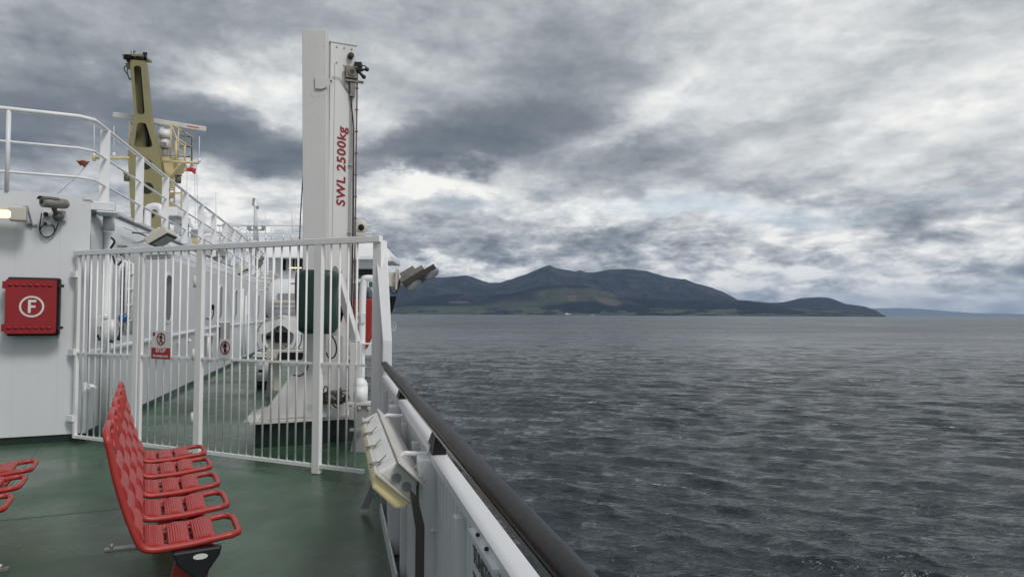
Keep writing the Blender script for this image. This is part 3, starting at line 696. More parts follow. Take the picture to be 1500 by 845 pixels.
b = MB(); q = aty(525, 96, 8.75); b.box(q, (.085, .08, .06)); b.beam(aty(516, 102, 8.7), aty(531, 102.5, 8.7), .05, .035); b.tube([aty(524, 104, 8.7), aty(533, 113, 8.7)], .018, 8); b.ball(aty(533, 113, 8.7), .026); b.ball(aty(537.5, 102, 8.7), .026); b.tube([aty(528, 103, 8.7), aty(537.5, 102, 8.7)], .014, 8)
b.tube(smooth([aty(530, 97, 8.7), aty(535, 97, 8.7), aty(536, 101, 8.7)]), .008, 6); b.build('limit_switch', BLACK, cr, bevel=.003)
b = MB(); me = textmesh('SWL 2500kg', .235, bold=.0065, shear=.12, depth=.003, space=1.12)
w = max(v.co.x for v in me.vertices)-min(v.co.x for v in me.vertices)
za, zb = KP.p(499, 303).z, KP.p(498, 186).z
me.transform(Matrix.Diagonal(((zb-za)/w, .60, 1, 1)))
place(me, KP.q(KP.t(497.5), (za+zb)/2, .003), Z, -A26, FN); 
xs_ = sorted(v.co.z for v in me.vertices); gp = max(range(1, len(xs_)), key=lambda k: xs_[k]-xs_[k-1]); cutz = (xs_[gp]+xs_[gp-1])/2
for side in (0, 1):
    b = MB().mesh(me); keep = [k for k, f in enumerate(b.f) if (b.v[f[0]][2] > cutz) == bool(side)]
    used_ = sorted({i for k in keep for i in b.f[k]}); mp_ = {a: c for c, a in enumerate(used_)}
    b.v = [b.v[i] for i in used_]; b.f = [[mp_[i] for i in b.f[k]] for k in keep]; b.m = [0]*len(b.f); b.sm = [False]*len(b.f); b.build('load_marking', REDTXT, cr)
b = MB(); b.beam(CP.p(494, 402, .0), CP.p(522, 502, .25), .07, .09); b.beam(CP.p(522, 502, .25), V((CP.p(522, 502, .25).x, CP.p(522, 502, .25).y, .3)), .12, .12); b.build('brace', CRANE, cr, bevel=.006)
b = MB(); b.cyl(aty(497, 396, 8.4), aty(491, 396, 8.35), .05, n=18); b.build('winch_drum', CREAM, cr)
b = MB()
b.tube(smooth([aty(502, 440, 8.5), aty(500, 455, 8.45), aty(496, 463, 8.4)]), .01, 6); b.prism([aty(498, 448, 8.5), aty(506, 451, 8.5), aty(500, 472, 8.5), aty(497, 472, 8.5)], U*.06)
b.build('control_box', BLKPAINT, cr)
b = MB()
b.tube(smooth([aty(483, 488, 8.3), aty(490, 498, 8.3), aty(493, 510, 8.3), aty(490, 522, 8.3), aty(482, 524, 8.3), aty(478, 516, 8.3)]), .009, 6)
b.tube(smooth([aty(462, 575, 8.25), aty(459, 585, 8.2), aty(462, 600, 8.2), aty(461, 610, 8.2)]), .008, 6)
b.tube(smooth([aty(452, 530, 8.2), aty(449, 542, 8.15), aty(440, 550, 8.1), aty(430, 549, 8.1)]), .010, 6)
b.build('hoses', BLACK, cr)
b = MB()
for i in range(34):
    p = aty(random.uniform(468, 505), random.uniform(572, 590), 8.38+random.uniform(-.1, .1)); q = p + V((random.uniform(-.12, .12), random.uniform(-.05, .05), random.uniform(-.09, .05))); r_ = (p+q)/2 + Z*random.uniform(-.05, .06)
    b.tube(smooth([p, r_, q], 3), .008, 6)
b.box(aty(485, 588, 8.45), (.30, .15, .03)); b.box(aty(476, 582, 8.4), (.06, .08, .12)); b.box(aty(497, 583, 8.45), (.05, .08, .14))
b.build('hydraulic_fittings', mat('grimy_dark', (.03,.025,.022), (.10,.07,.05), .5, scale=25), cr)
for x0, x1, ya, yb, D, m in ((500, 512, 430, 560, 8.9, WRUST), (510, 520, 505, 600, 8.95, CRANE), (487, 500, 492, 572, 8.6, CRANE), (466, 474, 492, 600, 8.5, WRUST)):
    b = MB(); q0 = aty(x0, ya, D); q1 = aty(x1, yb, D); b.box((q0+q1)/2, (abs(q1.x-q0.x), .12, abs(q0.z-q1.z))); b.build('machinery_casing', m, cr, bevel=.01)
b = MB(); q = aty(515, 523, 8.75); b.cyl(q, q - V((0, .04, 0)), .045, n=18); b.mi = 1; b.cyl(q - V((0,.041,0)), q - V((0,.045,0)), .032, n=18); b.build('gauge', [mat('brass', (.25,.17,.09), None, .4), CREAM], cr)
b = MB(); q = [aty(x, y, 9.3) for x, y in ((463, 497), (505, 497))]
b.tube([aty(446, 235, 8.75), aty(443, 270, 8.7), aty(440, 320, 8.7), aty(436, 440, 8.7)], .007, 7); b.build('hoist_wire', BLACK, cr)

# canvas cover on the winch
b = MB(); rows_ = [(395, 440, 488, .17), (398, 436, 494, .22), (404, 434.5, 497, .24), (415, 434, 495, .25), (430, 433.5, 493, .25), (450, 434, 496, .25), (468, 436, 497, .24), (478, 437, 496, .23), (485, 440, 492, .2), (489, 450, 486, .14)]
rg = []
for y, x0, x1, dep in rows_:
    c0 = aty((x0+x1)/2, y, 8.12); hw = (aty(x1, y, 8.12)-aty(x0, y, 8.12)).length/2
    ring = []
    for k in range(40):
        a = 2*math.pi*k/40; ca, sa = math.cos(a), math.sin(a)
        ex = .62
        x = math.copysign(abs(ca)**ex, ca)*hw; yy = math.copysign(abs(sa)**ex, sa)*dep*.7
        w = 1 + .035*mnoise.noise(V((ca*2.5, sa*2.5, y*.03)))*2 + .018*math.sin(a*9 + y*.05)
        ring.append(c0 + V((x*w, yy*w, .012*math.sin(a*5)*(1 if y > 480 else 0))))
    rg.append(ring)
b.rings(rg); o = solo(b, 'canvas_cover', CANVAS, 'dark green canvas cover laced over the crane winch', 'cover')
md = o.modifiers.new('s', 'SUBSURF'); md.levels = 1; md.render_levels = 1

# small fittings on deck beyond the fence
b = MB(); q = aty(386.5, 540, 14.6); b_ = V((q.x, q.y, 0))
b.cyl(b_ + Z*.16, b_ + Z*.62, .16, n=24); b.cyl(b_ + Z*.62, b_ + Z*.66, .21, n=24); b.cyl(b_ + Z*.66, b_ + Z*.72, .17, n=24); b.box(b_ + Z*.38 - V((0,.17,0)), (.1,.03,.2)); b.mi = 1; b.cyl(b_, b_ + Z*.16, .13, n=24); b.box(b_ + Z*.36 - V((0,.187,0)), (.08,.005,.05))
solo(b, 'deck_vent', [WHITE, BLKPAINT], 'stubby white deck vent with a black foot near the life raft canister', 'vent')
vt = thing('bollard_fitting', 'white domed roller capsule on a bracket right of the crane foot', 'fitting', aty(528, 620, 8.05))
b = MB(); q = aty(528, 576, 8.05); b.cyl(q - Z*.10, q + Z*.08, .078, n=22); b.ball(q + Z*.08, (.078, .078, .09)); b.build('dome', WHITE, vt)
b = MB(); q2 = aty(528, 590, 8.05); b.box(q2, (.26, .16, .03)); 
for s_ in (-.1, 0, .1): b.box(q2 + V((s_, -.05, -.035)), (.03, .03, .05))
b.build('bracket', WRUST, vt, bevel=.003)
b = MB(); b.box(V((q2.x+.02, q2.y+.02, q2.z/2-.02)), (.16, .12, q2.z-.04)); b.prism([V((q2.x-.1, q2.y-.02, 0)), V((q2.x-.06, q2.y-.02, .22)), V((q2.x-.06, q2.y-.02, 0))], V((0,.05,0))); b.box(V((q2.x-.02, q2.y-.1, .25)), (.14, .04, .03)); b.build('pillar', GREY, vt, bevel=.004)
b = MB(); 
b.tube(smooth([aty(546, 408, 9.4), aty(536, 408, 9.4), aty(533, 412, 9.4), aty(531, 440, 9.4), aty(530, 500, 9.4), aty(529, 560, 9.4)], 4), .045, 12)
b.box(aty(532, 503, 9.35), (.32, .12, .015)); b.box(aty(532, 466, 9.36), (.05,.05,.12))
solo(b, 'vent_pipe', WHITE, 'white bent vent pipe rising between the crane and the fence end post', 'pipe')
# life raft canister
lr = thing('life_raft_canister', 'large white barrel life raft canister left of the green cover', 'life raft', aty(420, 480, 13.2))
c = aty(425, 442, 13.2); hx = V((1, .15, 0)).normalized(); hy = V((-.15, 1, 0)).normalized()
b = MB(); rg = []
for t, r_ in ((-.44, .02), (-.43, .22), (-.38, .34), (-.28, .40), (.0, .41), (.4, .41), (.7, .40), (.8, .3), (.82, .02)):
    rg.append([c + hx*(t+.05) + hy*(r_*math.cos(2*math.pi*k/28)) + Z*(r_*math.sin(2*math.pi*k/28)) for k in range(28)])
b.rings(rg); b.build('shell', WALL, lr)
b = MB(); b.box(c + hx*.2 - hy*.42 + Z*.0, (.9, .04, .05), (hx, hy, Z)); b.box(c + hx*.2 - hy*.405 - Z*.09, (.95, .03, .012), (hx, hy, Z)); b.build('seam_band', CREAM, lr)
b = MB(); 
for zz in (-.12, -.17, -.22, -.27): b.box(c + hx*.22 - hy*(math.sqrt(.41**2-zz*zz)+.004) + Z*zz, (.16 if zz < -.2 else .26, .006, .016), (hx, hy, Z))
b.box(c + hx*.1 - hy*.27 + Z*.315, (.12, .02, .03), (hx, hy, Z)); b.box(c - hx*.2 - hy*.415 - Z*.1, (.2, .012, .02), (hx, hy, Z)); b.build('printed_lines', GREY, lr)
b = MB(); b.box(c + hx*.1 - hy*.40 + Z*.09, (.5, .05, .10), (hx, hy, Z)); b.build('strap_housing', GREY, lr)
b = MB()
for t in (-.25, .5): b.beam(c + hx*t - Z*.42, V((c.x, c.y, 0)) + hx*(t-.1), .08, .08); b.beam(c + hx*t - Z*.40 - hy*.35, c + hx*t - Z*.40 + hy*.35, .08, .06)
b.build('cradle', GREY, lr)
b = MB(); b.cyl(aty(391.5, 438, 13.3), aty(391.5, 446, 13.3), .05, n=14); b.mi = 1; b.cyl(aty(391.5, 446, 13.3), aty(391.5, 466, 13.3), .03, n=12)
solo(b, 'release_unit', [mat('yellow_cap', (.5,.42,.12), None, .5), GREY], 'small yellow-topped release unit left of the life raft canister', 'fitting')
# covered reel
hl = thing('hose_reel', 'round hose reel half covered by a rumpled white sheet under the life raft canister', 'reel', aty(415, 530, 12.4))
c = aty(405, 494, 12.4)
b = MB(); b.tube([c + V((.34*math.cos(a), 0, .34*math.sin(a))) for a in [2*math.pi*k/30 for k in range(30)]], .012, 6, closed=True)
for k in range(5):
    a = 2*math.pi*k/5+.3; b.tube([c, c + V((.34*math.cos(a), 0, .34*math.sin(a)))], .008, 6)
b.tube([c + V((.34*math.cos(a), .3, .34*math.sin(a))) for a in [2*math.pi*k/30 for k in range(30)]], .012, 6, closed=True)
b.build('wheel', GREY, hl)
b = MB(); b.cyl(c + V((0,.05,0)), c + V((0,.3,0)), .2, n=22); b.build('drum', TARP, hl)
b = MB(); b.box(c + V((.1,-.02,.0)), (.24,.06,.17)); b.box(c + V((-.13,-.02,.0)), (.06,.05,.06)); b.build('motor', BLKPAINT, hl, bevel=.01)
b = MB(); rg = []
for i in range(15):
    u = i/14; row = []
    for j in range(10):
        v = j/9; x = -.25+.85*u; y = -.12+.5*v
        z = .36 - .25*(abs(u-.4)**1.6)*1.5 - (.20+.05*math.sin(u*11))*max(0, 1-v*3)**1 + .03*mnoise.noise(V((x*6, y*6, 0)))
        row.append(c + V((x, y, z)))
    rg.append(row)
n=10; b.add([p for r in rg for p in r], [(i*n+j, i*n+j+1, (i+1)*n+j+1, (i+1)*n+j) for i in range(14) for j in range(9)], True)
b.build('sheet', TARP, hl); 
b = MB(); b.box(c + V((.28,.1,-.28)), (.8,.5,.16)); b.mi = 1; b.box(c + V((.34,-.17,-.30)), (.5,.05,.12)); b.mi = 0; b.box(c + V((.0,.1,-.6)), (.1,.1,.6)); b.box(c + V((.55,.1,-.6)), (.1,.1,.6)); b.build('bed', [CREAM, BLKPAINT], hl, bevel=.01)
# rescue boat
rb = thing('rescue_boat', 'red-hulled rescue boat with navy top seen between crane and fence end', 'boat', aty(533, 520, 14.5))
D = 14.5
def rbx(x, y, d=D): return aty(x, y, d)
b = MB(); rg = []
for k, (d, s) in enumerate(((D-.2, .75), (D, 1), (D+1.5, 1.05), (D+3.4, .95), (D+4.5, .3))):
    c = rbx(527, 475, D) + V((-.2345*(d-D), d-D, 0)); hw = .36*s
    sec_ = [(-hw*.9, .50), (hw*.9, .50), (hw, .25), (hw*.85, -.1), (hw*.45, -.45), (0, -.62), (-hw*.45, -.45), (-hw*.85, -.1), (-hw, .25)]
    rg.append([c + V((x, 0, z)) for x, z in sec_])
b.rings(rg, smooth=False); b.build('hull', REDHULL, rb, bevel=.03)
b = MB(); rg = []
for d, s in ((D-.05, .7), (D+.4, 1), (D+3, .9), (D+3.8, .5)):
    c = rbx(527, 475, D) + V((-.2345*(d-D), d-D, .5))
    rg.append([c + V((x*s, 0, z*s)) for x, z in ((-.28, 0), (.28, 0), (.24, .2), (.08, .3), (-.26, .2))])
b.rings(rg, smooth=False); b.build('canopy', NAVY, rb, bevel=.03)
b = MB(); b.tube(smooth([V((-3.55, 16.0, 0)), V((-3.55, 16.0, 1.7)), V((-3.45, 16.0, 2.1)), V((-3.1, 15.9, 2.2))]), .06, 10); b.tube([V((-3.1, 15.9, 2.2)), V((-3.1, 15.9, 1.6))], .012, 6)
solo(b, 'davit', WHITE, 'white curved davit holding the red-hulled rescue boat', 'davit')
b = MB()
for y in (460, 470): 
    q = rbx(527.5, y, D-.26); b.cyl(q, q - V((0,.02,0)), .05, n=16)
b.build('fairlead', [CREAM], rb)

# =====================================================================  FORWARD BRIDGE
BD = 30.0
BP = VPl(-7.5, BD, (1, .04))
br = thing('bridge_house', 'white wheelhouse block across the ship with dark windows under a flat roof', 'wheelhouse', (-7.5, BD, 0))
def bx(b, x0, y0, x1, y1, d0=0, d1=3):
    p = BP.p(x0, y0); q = BP.p(x1, y1); b.prism([p, BP.p(x1, y0), q, BP.p(x0, y1)], -BP.n*d1 if d1 else 0)
b = MB(); bx(b, 380, 376, 548, 520, 0, 3); b.build('wall', WALL, br)
b = MB(); pr = [BP.p(383, 377, .5), BP.p(572, 381, .5), BP.p(572, 374, .5), BP.p(560, 362, .2), BP.p(552, 353, -.4), BP.p(396, 352, -.4), BP.p(383, 370, .3)]; b.prism(pr, -BP.n*3.6); b.build('roof', WHITE, br, bevel=.03)
b = MB(); b.prism([BP.p(522, 381, .1), BP.p(548, 381, .1), BP.p(548, 520, .1), BP.p(522, 520, .1)], BP.n*.04); b.build('wing_wall', WALL, br)
for x0, x1 in ((414, 419), (422.5, 426), (429, 431.5), (434, 443)):
    b = MB(); b.prism([BP.p(x0, 380, .02), BP.p(x1, 380, .02), BP.p(x1, 396, .02), BP.p(x0, 396, .02)], BP.n*.03); b.build('window', GLASS, br)
b = MB(); b.prism([BP.p(423, 391.5, .08), BP.p(442, 391.5, .08), BP.p(442, 393.3, .08), BP.p(423, 393.3, .08)], BP.n*.03); b.build('strip_lamp', LIT, br)
b = MB(); b.prism([BP.p(524, 394, .15), BP.p(547, 394, .15), BP.p(547, 420, .15), BP.p(524, 420, .15)], BP.n*.03); b.build('wing_window', TEAL, br)
b = MB(); b.prism([BP.p(524, 394, .19), BP.p(547, 394, .19), BP.p(547, 403, .19), BP.p(524, 403, .19)], BP.n*.03); b.build('window_header', BLKPAINT, br)
# roof rail
rr_ = thing('wheelhouse_railing', 'thin white railing on top of the wheelhouse roof', 'railing', BP.p(400, 352, -.5))
for y in (330, 341.5, 345):
    b = MB(); b.tube([BP.p(318, y+.5, -.5), BP.p(545, y, -.5)], .035 if y == 330 else .025, 6); b.build('rail', WHITE, rr_)
for x in (322, 335, 350, 362, 378, 398, 426, 445, 470, 500, 530):
    b = MB(); b.tube([BP.p(x, 330, -.5), BP.p(x, 354, -.5)], .03, 6); b.build('post', WHITE, rr_)
# searchlight dish
b = MB(); q = BP.p(528, 332, -.2); b.ball(q, (.30, .12, .30), n=18); b.mi = 1; b.ball(q + V((.06, -.14, -.05)), (.13, .05, .13)); b.mi = 0; b.tube([q, BP.p(529, 352, -.2)], .1, 8); b.box(BP.p(529, 343, -.2), (.35, .2, .12)); b.tube([BP.p(523, 352, -.2), BP.p(524, 336, -.2)], .04, 6)
solo(b, 'searchlight', [CREAM, BLKPAINT], 'round searchlight on the wheelhouse roof just right of the crane column', 'searchlight')
# small signal mast on wheelhouse
MP = VPl(-10, 27, (1, 0))
am = thing('antenna_mast', 'thin white aerial mast with small cross arms left of the crane', 'aerial mast', MP.p(374, 352))
b = MB(); b.tube([MP.p(374.5, 352), MP.p(374.5, 305), MP.p(372.5, 290)], .05, 8, rs=[.1, .06, .03]); b.build('pole', WHITE, am)
b = MB(); b.tube([MP.p(364, 337), MP.p(387, 337)], .03, 6)
for x in (365, 374, 386): b.box(MP.p(x, 334, .05), (.13, .1, .14))
b.build('cross_arm', GREY, am)
b = MB(); b.box(MP.p(372, 296), (.09, .08, .28)); b.box(MP.p(376, 304), (.14, .1, .1)); b.build('aerial_unit', GREY, am)
# black-framed equipment behind rail
b = MB(); b.box(MP.p(370, 372), (.16, .2, .7)); b.box(MP.p(377, 375), (.08, .2, .6)); b.beam(MP.p(376, 390), MP.p(386, 376), .12, .12); b.beam(MP.p(378, 394), MP.p(384, 384), .12, .06)
solo(b, 'deck_machinery', mat('machine_dark', (.04,.04,.042), (.3,.3,.3), .5, scale=9), 'dark angular machinery seen just under the fence top rail before the wheelhouse', 'machinery', bevel=.01)
b = MB()
for x in (352, 360, 392, 402): b.tube([aty(x, 440, 26), aty(x, 372, 26)], .03, 6)
for y in (398, 412, 425): b.tube([aty(352, y, 26), aty(402, y, 26)], .02, 6)
solo(b, 'stair_rails', WHITE, 'white ladder rails at the forward end of the deckhouse', 'stair railing')
b = MB(); 
for y in (404, 410, 416, 422): b.box(aty(398, y, 24.5), (.55, .3, .04))
b.beam(aty(405, 402, 24.4), aty(392, 426, 24.4), .05, .12)
solo(b, 'short_stair', CREAM, 'short pale stair behind the bars above the life raft canister', 'stair')

# =====================================================================  MAST
MT = VPl(-11.6, 22.0, (math.cos(R(12)), math.sin(R(12))))
mt = thing('signal_mast', 'ochre tapering mast with slots and round holes on the deckhouse roof', 'mast', MT.p(215, 340))
o_ = MT.o
def l2(px, py):
    p = MT.p(px, py); return ((p-MT.o).dot(MT.d), p.z)
def l2s(L_): return [l2(*p) for p in L_]
def rnd(poly, r=.06, k=4):
    o = []; n = len(poly)
    for i in range(n):
        a = V((*poly[i-1], 0)); b_ = V((*poly[i], 0)); c = V((*poly[(i+1) % n], 0)); d1 = (a-b_); d2 = (c-b_); rr = min(r, d1.length*.45, d2.length*.45)
        p = b_ + d1.normalized()*rr; q = b_ + d2.normalized()*rr
        for j in range(k+1):
            t = j/k; m_ = p*(1-t)**2 + b_*2*t*(1-t) + q*t*t; o.append((m_.x, m_.y))
    return o
outer = l2s([(190.5, 88), (212, 90), (221, 176), (233, 222), (236, 240), (247, 352), (194, 352), (188, 240), (189.5, 222), (197, 172)])
holes = [rnd(l2s([(196, 97), (206.5, 97), (212.5, 168), (201, 168)]), .10), rnd(l2s([(201.5, 180), (213.5, 180), (225, 216), (196.5, 216)]), .12)]
for x, y, r_ in ((214.5, 241, 8.3), (216, 276, 8.8), (218.6, 312, 9)):
    c = l2(x, y); r_ = r_*22/F; holes.append(circ(c[0], c[1], r_, 24))
me = plate(outer, holes, .05); place(me, MT.o, MT.d, Z, MT.n)
mf = MB().mesh(me).build('front_plate', OLIVE, mt)
me = plate(outer, [holes[0], holes[1]], .05); place(me, MT.o - MT.n*.34, MT.d, Z, MT.n); 
b = MB()
for i in range(len(outer)):
    if i in (0, 5): continue
    a = outer[i]; c = outer[(i+1) % len(outer)]
    p = MT.o + MT.d*a[0] + Z*a[1]; q = MT.o + MT.d*c[0] + Z*c[1]
    b.add([p, q, q - MT.n*.34, p - MT.n*.34], [(0,1,2,3)])
b.add([MT.o + MT.d*a[0] + Z*a[1] - MT.n*.34 for a in outer], [tuple(range(len(outer)))])
b.build('box_sides', OLIVE, mt)
b = MB(); b.tube([MT.p(206.5, 98, -.2), MT.p(211.5, 168, -.2)], .035, 8); b.tube([MT.p(213, 180, -.2), MT.p(217.5, 218, -.2)], .045, 8); b.build('inner_conduits', BLACK, mt)
b = MB(); b.box(MT.p(201, 86, -.25), (.62, .6, .06)); b.beam(MT.p(186, 98, -.2), MT.p(193, 96, -.2), .2, .14); b.build('top_platform', OLIVE, mt)
b = MB()
b.tube([MT.p(196, 86), MT.p(196, 74)], .012, 6); b.tube([MT.p(192, 80), MT.p(192, 75)], .01, 6); b.tube([MT.p(196, 78), MT.p(199, 75)], .01, 6); b.tube([MT.p(213, 88), MT.p(212.5, 79)], .045, 8); b.beam(MT.p(209.5, 79), MT.p(215.5, 79), .06, .07); b.ball(MT.p(202, 84), .05)
b.cyl(MT.p(188, 87), MT.p(188, 85.5), .14, n=16); b.cyl(MT.p(188, 84), MT.p(188, 82), .12, n=16); b.tube([MT.p(184, 87.5), MT.p(214, 88)], .02, 6); b.tube([MT.p(188, 91), MT.p(188, 82)], .05, 8)
b.build('masthead_instruments', BLKPAINT, mt)
b = MB(); b.tube(smooth([MT.p(186, 97, .1), MT.p(182, 99, .1), MT.p(183, 104, .1), MT.p(187, 110, .1), MT.p(190, 117, .1), MT.p(192, 115, .1)]), .015, 6); b.tube(smooth([MT.p(187, 99, .1), MT.p(186.5, 107, .1), MT.p(190, 116, .1)]), .012, 6); b.build('aerial_lead', BLKPAINT, mt)
# platform forward of the mast with rails and ladder
b = MB(); pz = MT.p(200, 225).z
def mtq(px, off, z): q = MT.p(px, 225, off); q2 = MT.o + MT.d*((MT.p(px, 225)-MT.o).dot(MT.d)) - MT.n*off; return V((q2.x, q2.y, z))
b.prism([mtq(182, .3, pz), mtq(236, .3, pz), mtq(246, .3, pz), mtq(262, 1.9, pz-.0), mtq(184, 1.9, pz)], (0, 0, -.14)); b.build('platform', YELL, mt)
b = MB(); b.prism([mtq(236, .4, pz-.1), mtq(258, 1.2, pz-.1), mtq(256, 1.2, pz-.25), mtq(237, .4, pz-1.0)], MT.d*.06); b.beam(mtq(236, .4, pz-.9), mtq(258, 1.2, pz-.15), .08, .1)
b.prism([mtq(236, .2, pz-.1), mtq(262, .5, pz-.12), mtq(240, .3, pz-.75)], -MT.n*.5); b.build('platform_bracket', YELL, mt)
b = MB()
path = [mtq(184.5, .3, pz), mtq(184.5, 1.9, pz), mtq(261, 1.9, pz), mtq(246, .3, pz)]
for z in (.35, .68, 1.02): b.tube([p + Z*z for p in path], .022, 6)
for p, q in zip(path[:-1], path[1:]):
    for k in range(4): r_ = p + (q-p)*(k/3); b.tube([r_, r_ + Z*1.02], .025, 6)
b.tube([mtq(246, .3, pz+1.02), mtq(256, .3, pz+.5), mtq(267, .3, pz+.35)], .022, 6); b.tube([mtq(267, .3, pz+.35), mtq(268, .3, pz-.25)], .025, 6); b.tube([mtq(254, .3, pz+.5), mtq(254.5, .3, pz-.2)], .04, 6); b.tube([mtq(245, .3, pz), mtq(268, .3, pz-.1)], .02, 6)
b.build('platform_rail', YELL, mt)
b = MB()
for x in (248, 255.5): b.tube([MT.p(x, 262, -.5), MT.p(x, 325, -.5)], .025, 6)
for k in range(10): b.tube([MT.p(248, 266+6*k, -.5), MT.p(255.5, 266+6*k, -.5)], .018, 6)
b.tube([MT.p(266, 275, -.5), MT.p(266, 325, -.5)], .03, 6); b.tube([MT.p(255, 283, -.5), MT.p(268, 283, -.5)], .02, 6); b.tube([MT.p(248, 300, -.5), MT.p(268, 305, -.5)], .02, 6); b.tube([MT.p(246, 291, -.5), MT.p(262, 312, -.5)], .03, 6)
for y in (272, 286, 300): b.box(MT.p(251, y, -.4), (.16, .12, .16))
b.build('access_ladder', YELL, mt)
b = MB(); b.tube([MT.p(138, 231.5), MT.p(190, 231.5)], .045, 8); b.tube([MT.p(138, 236), MT.p(138, 228)], .05, 6); b.build('yardarm', YELL, mt)
b = MB(); b.tube([MT.p(238, 236), MT.p(291, 239)], .045, 8); b.build('yardarm', YELL, mt)
def whip(b, x, y0, y1):
    b.tube([MT.p(x, y1), MT.p(x, y0)], .011, 5); b.tube([MT.p(x, y1), MT.p(x, y1-6)], .045, 8)
each('whip_aerial', WHITE, mt, [lambda b, a=a: whip(b, *a) for a in ((138, 183, 230), (167, 185, 230), (292, 200, 238))])
def nav(b, x, y, k):
    q = MT.p(x, y); b.cyl(q - Z*.09, q + Z*.09, .085, n=14); b.cyl(q + Z*.09, q + Z*.12, .04, n=10); b.cyl(q + Z*.12, q + Z*.15, .105, n=14); b.tube([q - Z*.07, q - Z*.07 + MT.d*k], .03, 6)
each('navigation_light', mat('nav_dark', (.10,.09,.07), None, .5), mt, [lambda b: nav(b, 186, 261, .15), lambda b: nav(b, 261, 264, -.35)])
# radar scanner
RP_ = VPl(MT.o.x, MT.o.y+1.1, (math.cos(R(0)), math.sin(R(0))))
rd = thing('radar_scanner', 'long white radar bar on a turning pedestal beside the ochre mast', 'radar', RP_.p(245, 222))
ra = RP_.p(165.5, 168.5, .5); rb_ = RP_.p(302, 190, -.5)
b = MB(); b.beam(ra, rb_, .16, .16); b.build('scanner_bar', mat('radar_grey', (.58,.58,.57), None, .45), rd, bevel=.02)
b = MB(); q = (ra*.42 + rb_*.58); q.y -= .085; d_ = (rb_-ra).normalized(); b.beam(ra + (rb_-ra)*.80 - V((0,.088,0)), ra + (rb_-ra)*.93 - V((0,.088,0)), .004, .035); b.build('red_stripe', PINK, rd)
b = MB(); m_ = RP_.p(240, 188); b.prism([RP_.p(231, 184), RP_.p(236, 184), RP_.p(238, 189), RP_.p(248, 189), RP_.p(253, 186), RP_.p(255, 187), RP_.p(248, 193), RP_.p(236, 193)], V((0,.2,0))); b.build('cradle', WHITE, rd, bevel=.01)
b = MB(); c = RP_.p(242, 192); b.cyl(c - Z*.24, c, .20, n=20); b.cyl(c - Z*.55, c - Z*.24, .15, n=20); b.mi = 1; b.cyl(c - Z*1.0, c - Z*.55, .1, n=16); b.box(c - Z*.45 + V((0,-.12,0)), (.2, .1, .12)); b.build('pedestal', [WHITE, GREY], rd)
# flags
def flag(pts, m, label, name='flag', plane=MT):
    (x0, y0), (x1, y1), (x2, y2), (x3, y3) = pts; b = MB(); vs = []
    n_ = 9
    for i in range(n_):
        for j in range(6):
            u, v = i/(n_-1), j/5; x = (x0*(1-u)+x1*u)*(1-v) + (x3*(1-u)+x2*u)*v; y = (y0*(1-u)+y1*u)*(1-v) + (y3*(1-u)+y2*u)*v
            vs.append(plane.p(x, y + .7*math.sin(u*9), .08*math.sin(u*8+v*2)))
    fs = [(i*6+j, (i+1)*6+j, (i+1)*6+j+1, i*6+j+1) for i in range(n_-1) for j in range(5)]
    b.add(vs, fs, True)
    b.m = [(1 if (isinstance(m, list) and (k % 5) < 2) else 0) for k in range(len(fs))]
    o = b.build(name, m); tag(o, label, 'flag'); md = o.modifiers.new('s', 'SOLIDIFY'); md.thickness = .006; return o
flag([(271, 243), (288, 241), (286, 255), (274, 249)], [PINK, SIGNW], 'small white and red flag flying right of the ochre mast')
flag([(111, 235), (132, 236), (124, 245), (116, 241)], ORANGE, 'tattered dark orange pennant flying left of the ochre mast')
b = MB(); b.tube([MT.p(132, 236), MT.p(110, 262), MT.p(82, 286)], .008, 5); solo(b, 'halyard', GREY, 'thin slanting halyard below the orange pennant', 'rope')
for x, y, x2, lb in ((274, 250, 273, 'leftmost thin vertical halyard below the white and red flag'), (285, 240, 286, 'middle thin vertical halyard below the white and red flag'), (288, 240, 290, 'rightmost thin vertical halyard below the white and red flag')):
    b = MB(); b.tube([MT.p(x, y), MT.p(x2, 330)], .006, 5); solo(b, 'halyard', GREY, lb, 'rope')

# clutter on the deckhouse roof behind the railing
def gooseneck(px, ytop, D, r, label):
    q = aty(px, ytop, D); b = MB(); b.tube(smooth([V((q.x-.16, q.y, TOPZ)), V((q.x-.16, q.y, q.z-.12)), V((q.x-.10, q.y, q.z-.02)), V((q.x, q.y, q.z)), V((q.x+.10, q.y, q.z-.04)), V((q.x+.14, q.y, q.z-.2))], 5), r, 12)
    solo(b, 'gooseneck_vent', WHITE, label, 'vent', 'gooseneck vents on the deckhouse roof')
gooseneck(228, 302, 15.5, .07, 'nearest and tallest gooseneck vent on the roof before the ochre mast')
gooseneck(278, 329, 19, .07, 'middle gooseneck vent on the roof right of the ochre mast')
gooseneck(306, 344.5, 22, .06, 'farthest small gooseneck vent on the roof behind the railing')
def bxp(b, x0, y0, x1, y1, D, dep=.4):
    p = aty(x0, y0, D); q = aty(x1, y1, D); b.box((p+q)/2 + V((0, dep/2, 0)), (abs(q.x-p.x), dep, abs(p.z-q.z)))
b = MB(); bxp(b, 244, 303, 259, 316, 17); b.mi = 1; bxp(b, 246, 312, 258, 328, 17.1, .3); b.mi = 2; bxp(b, 254, 330, 262, 342, 16.5)
solo(b, 'equipment_locker', [WHITE, GREY, LENS], 'white equipment locker with pipes at the foot of the ochre mast', 'locker', bevel=.02)
b = MB(); bxp(b, 262, 316, 269, 326, 18); b.mi = 1; bxp(b, 262, 326, 266, 345, 18)
solo(b, 'roof_cabinet', [WHITE, BLKPAINT], 'small white cabinet on dark legs right of the mast foot', 'cabinet', bevel=.01)
b = MB(); bxp(b, 281, 348, 291, 356, 18.5); b.mi = 1; bxp(b, 279, 336, 289, 349, 18.5)
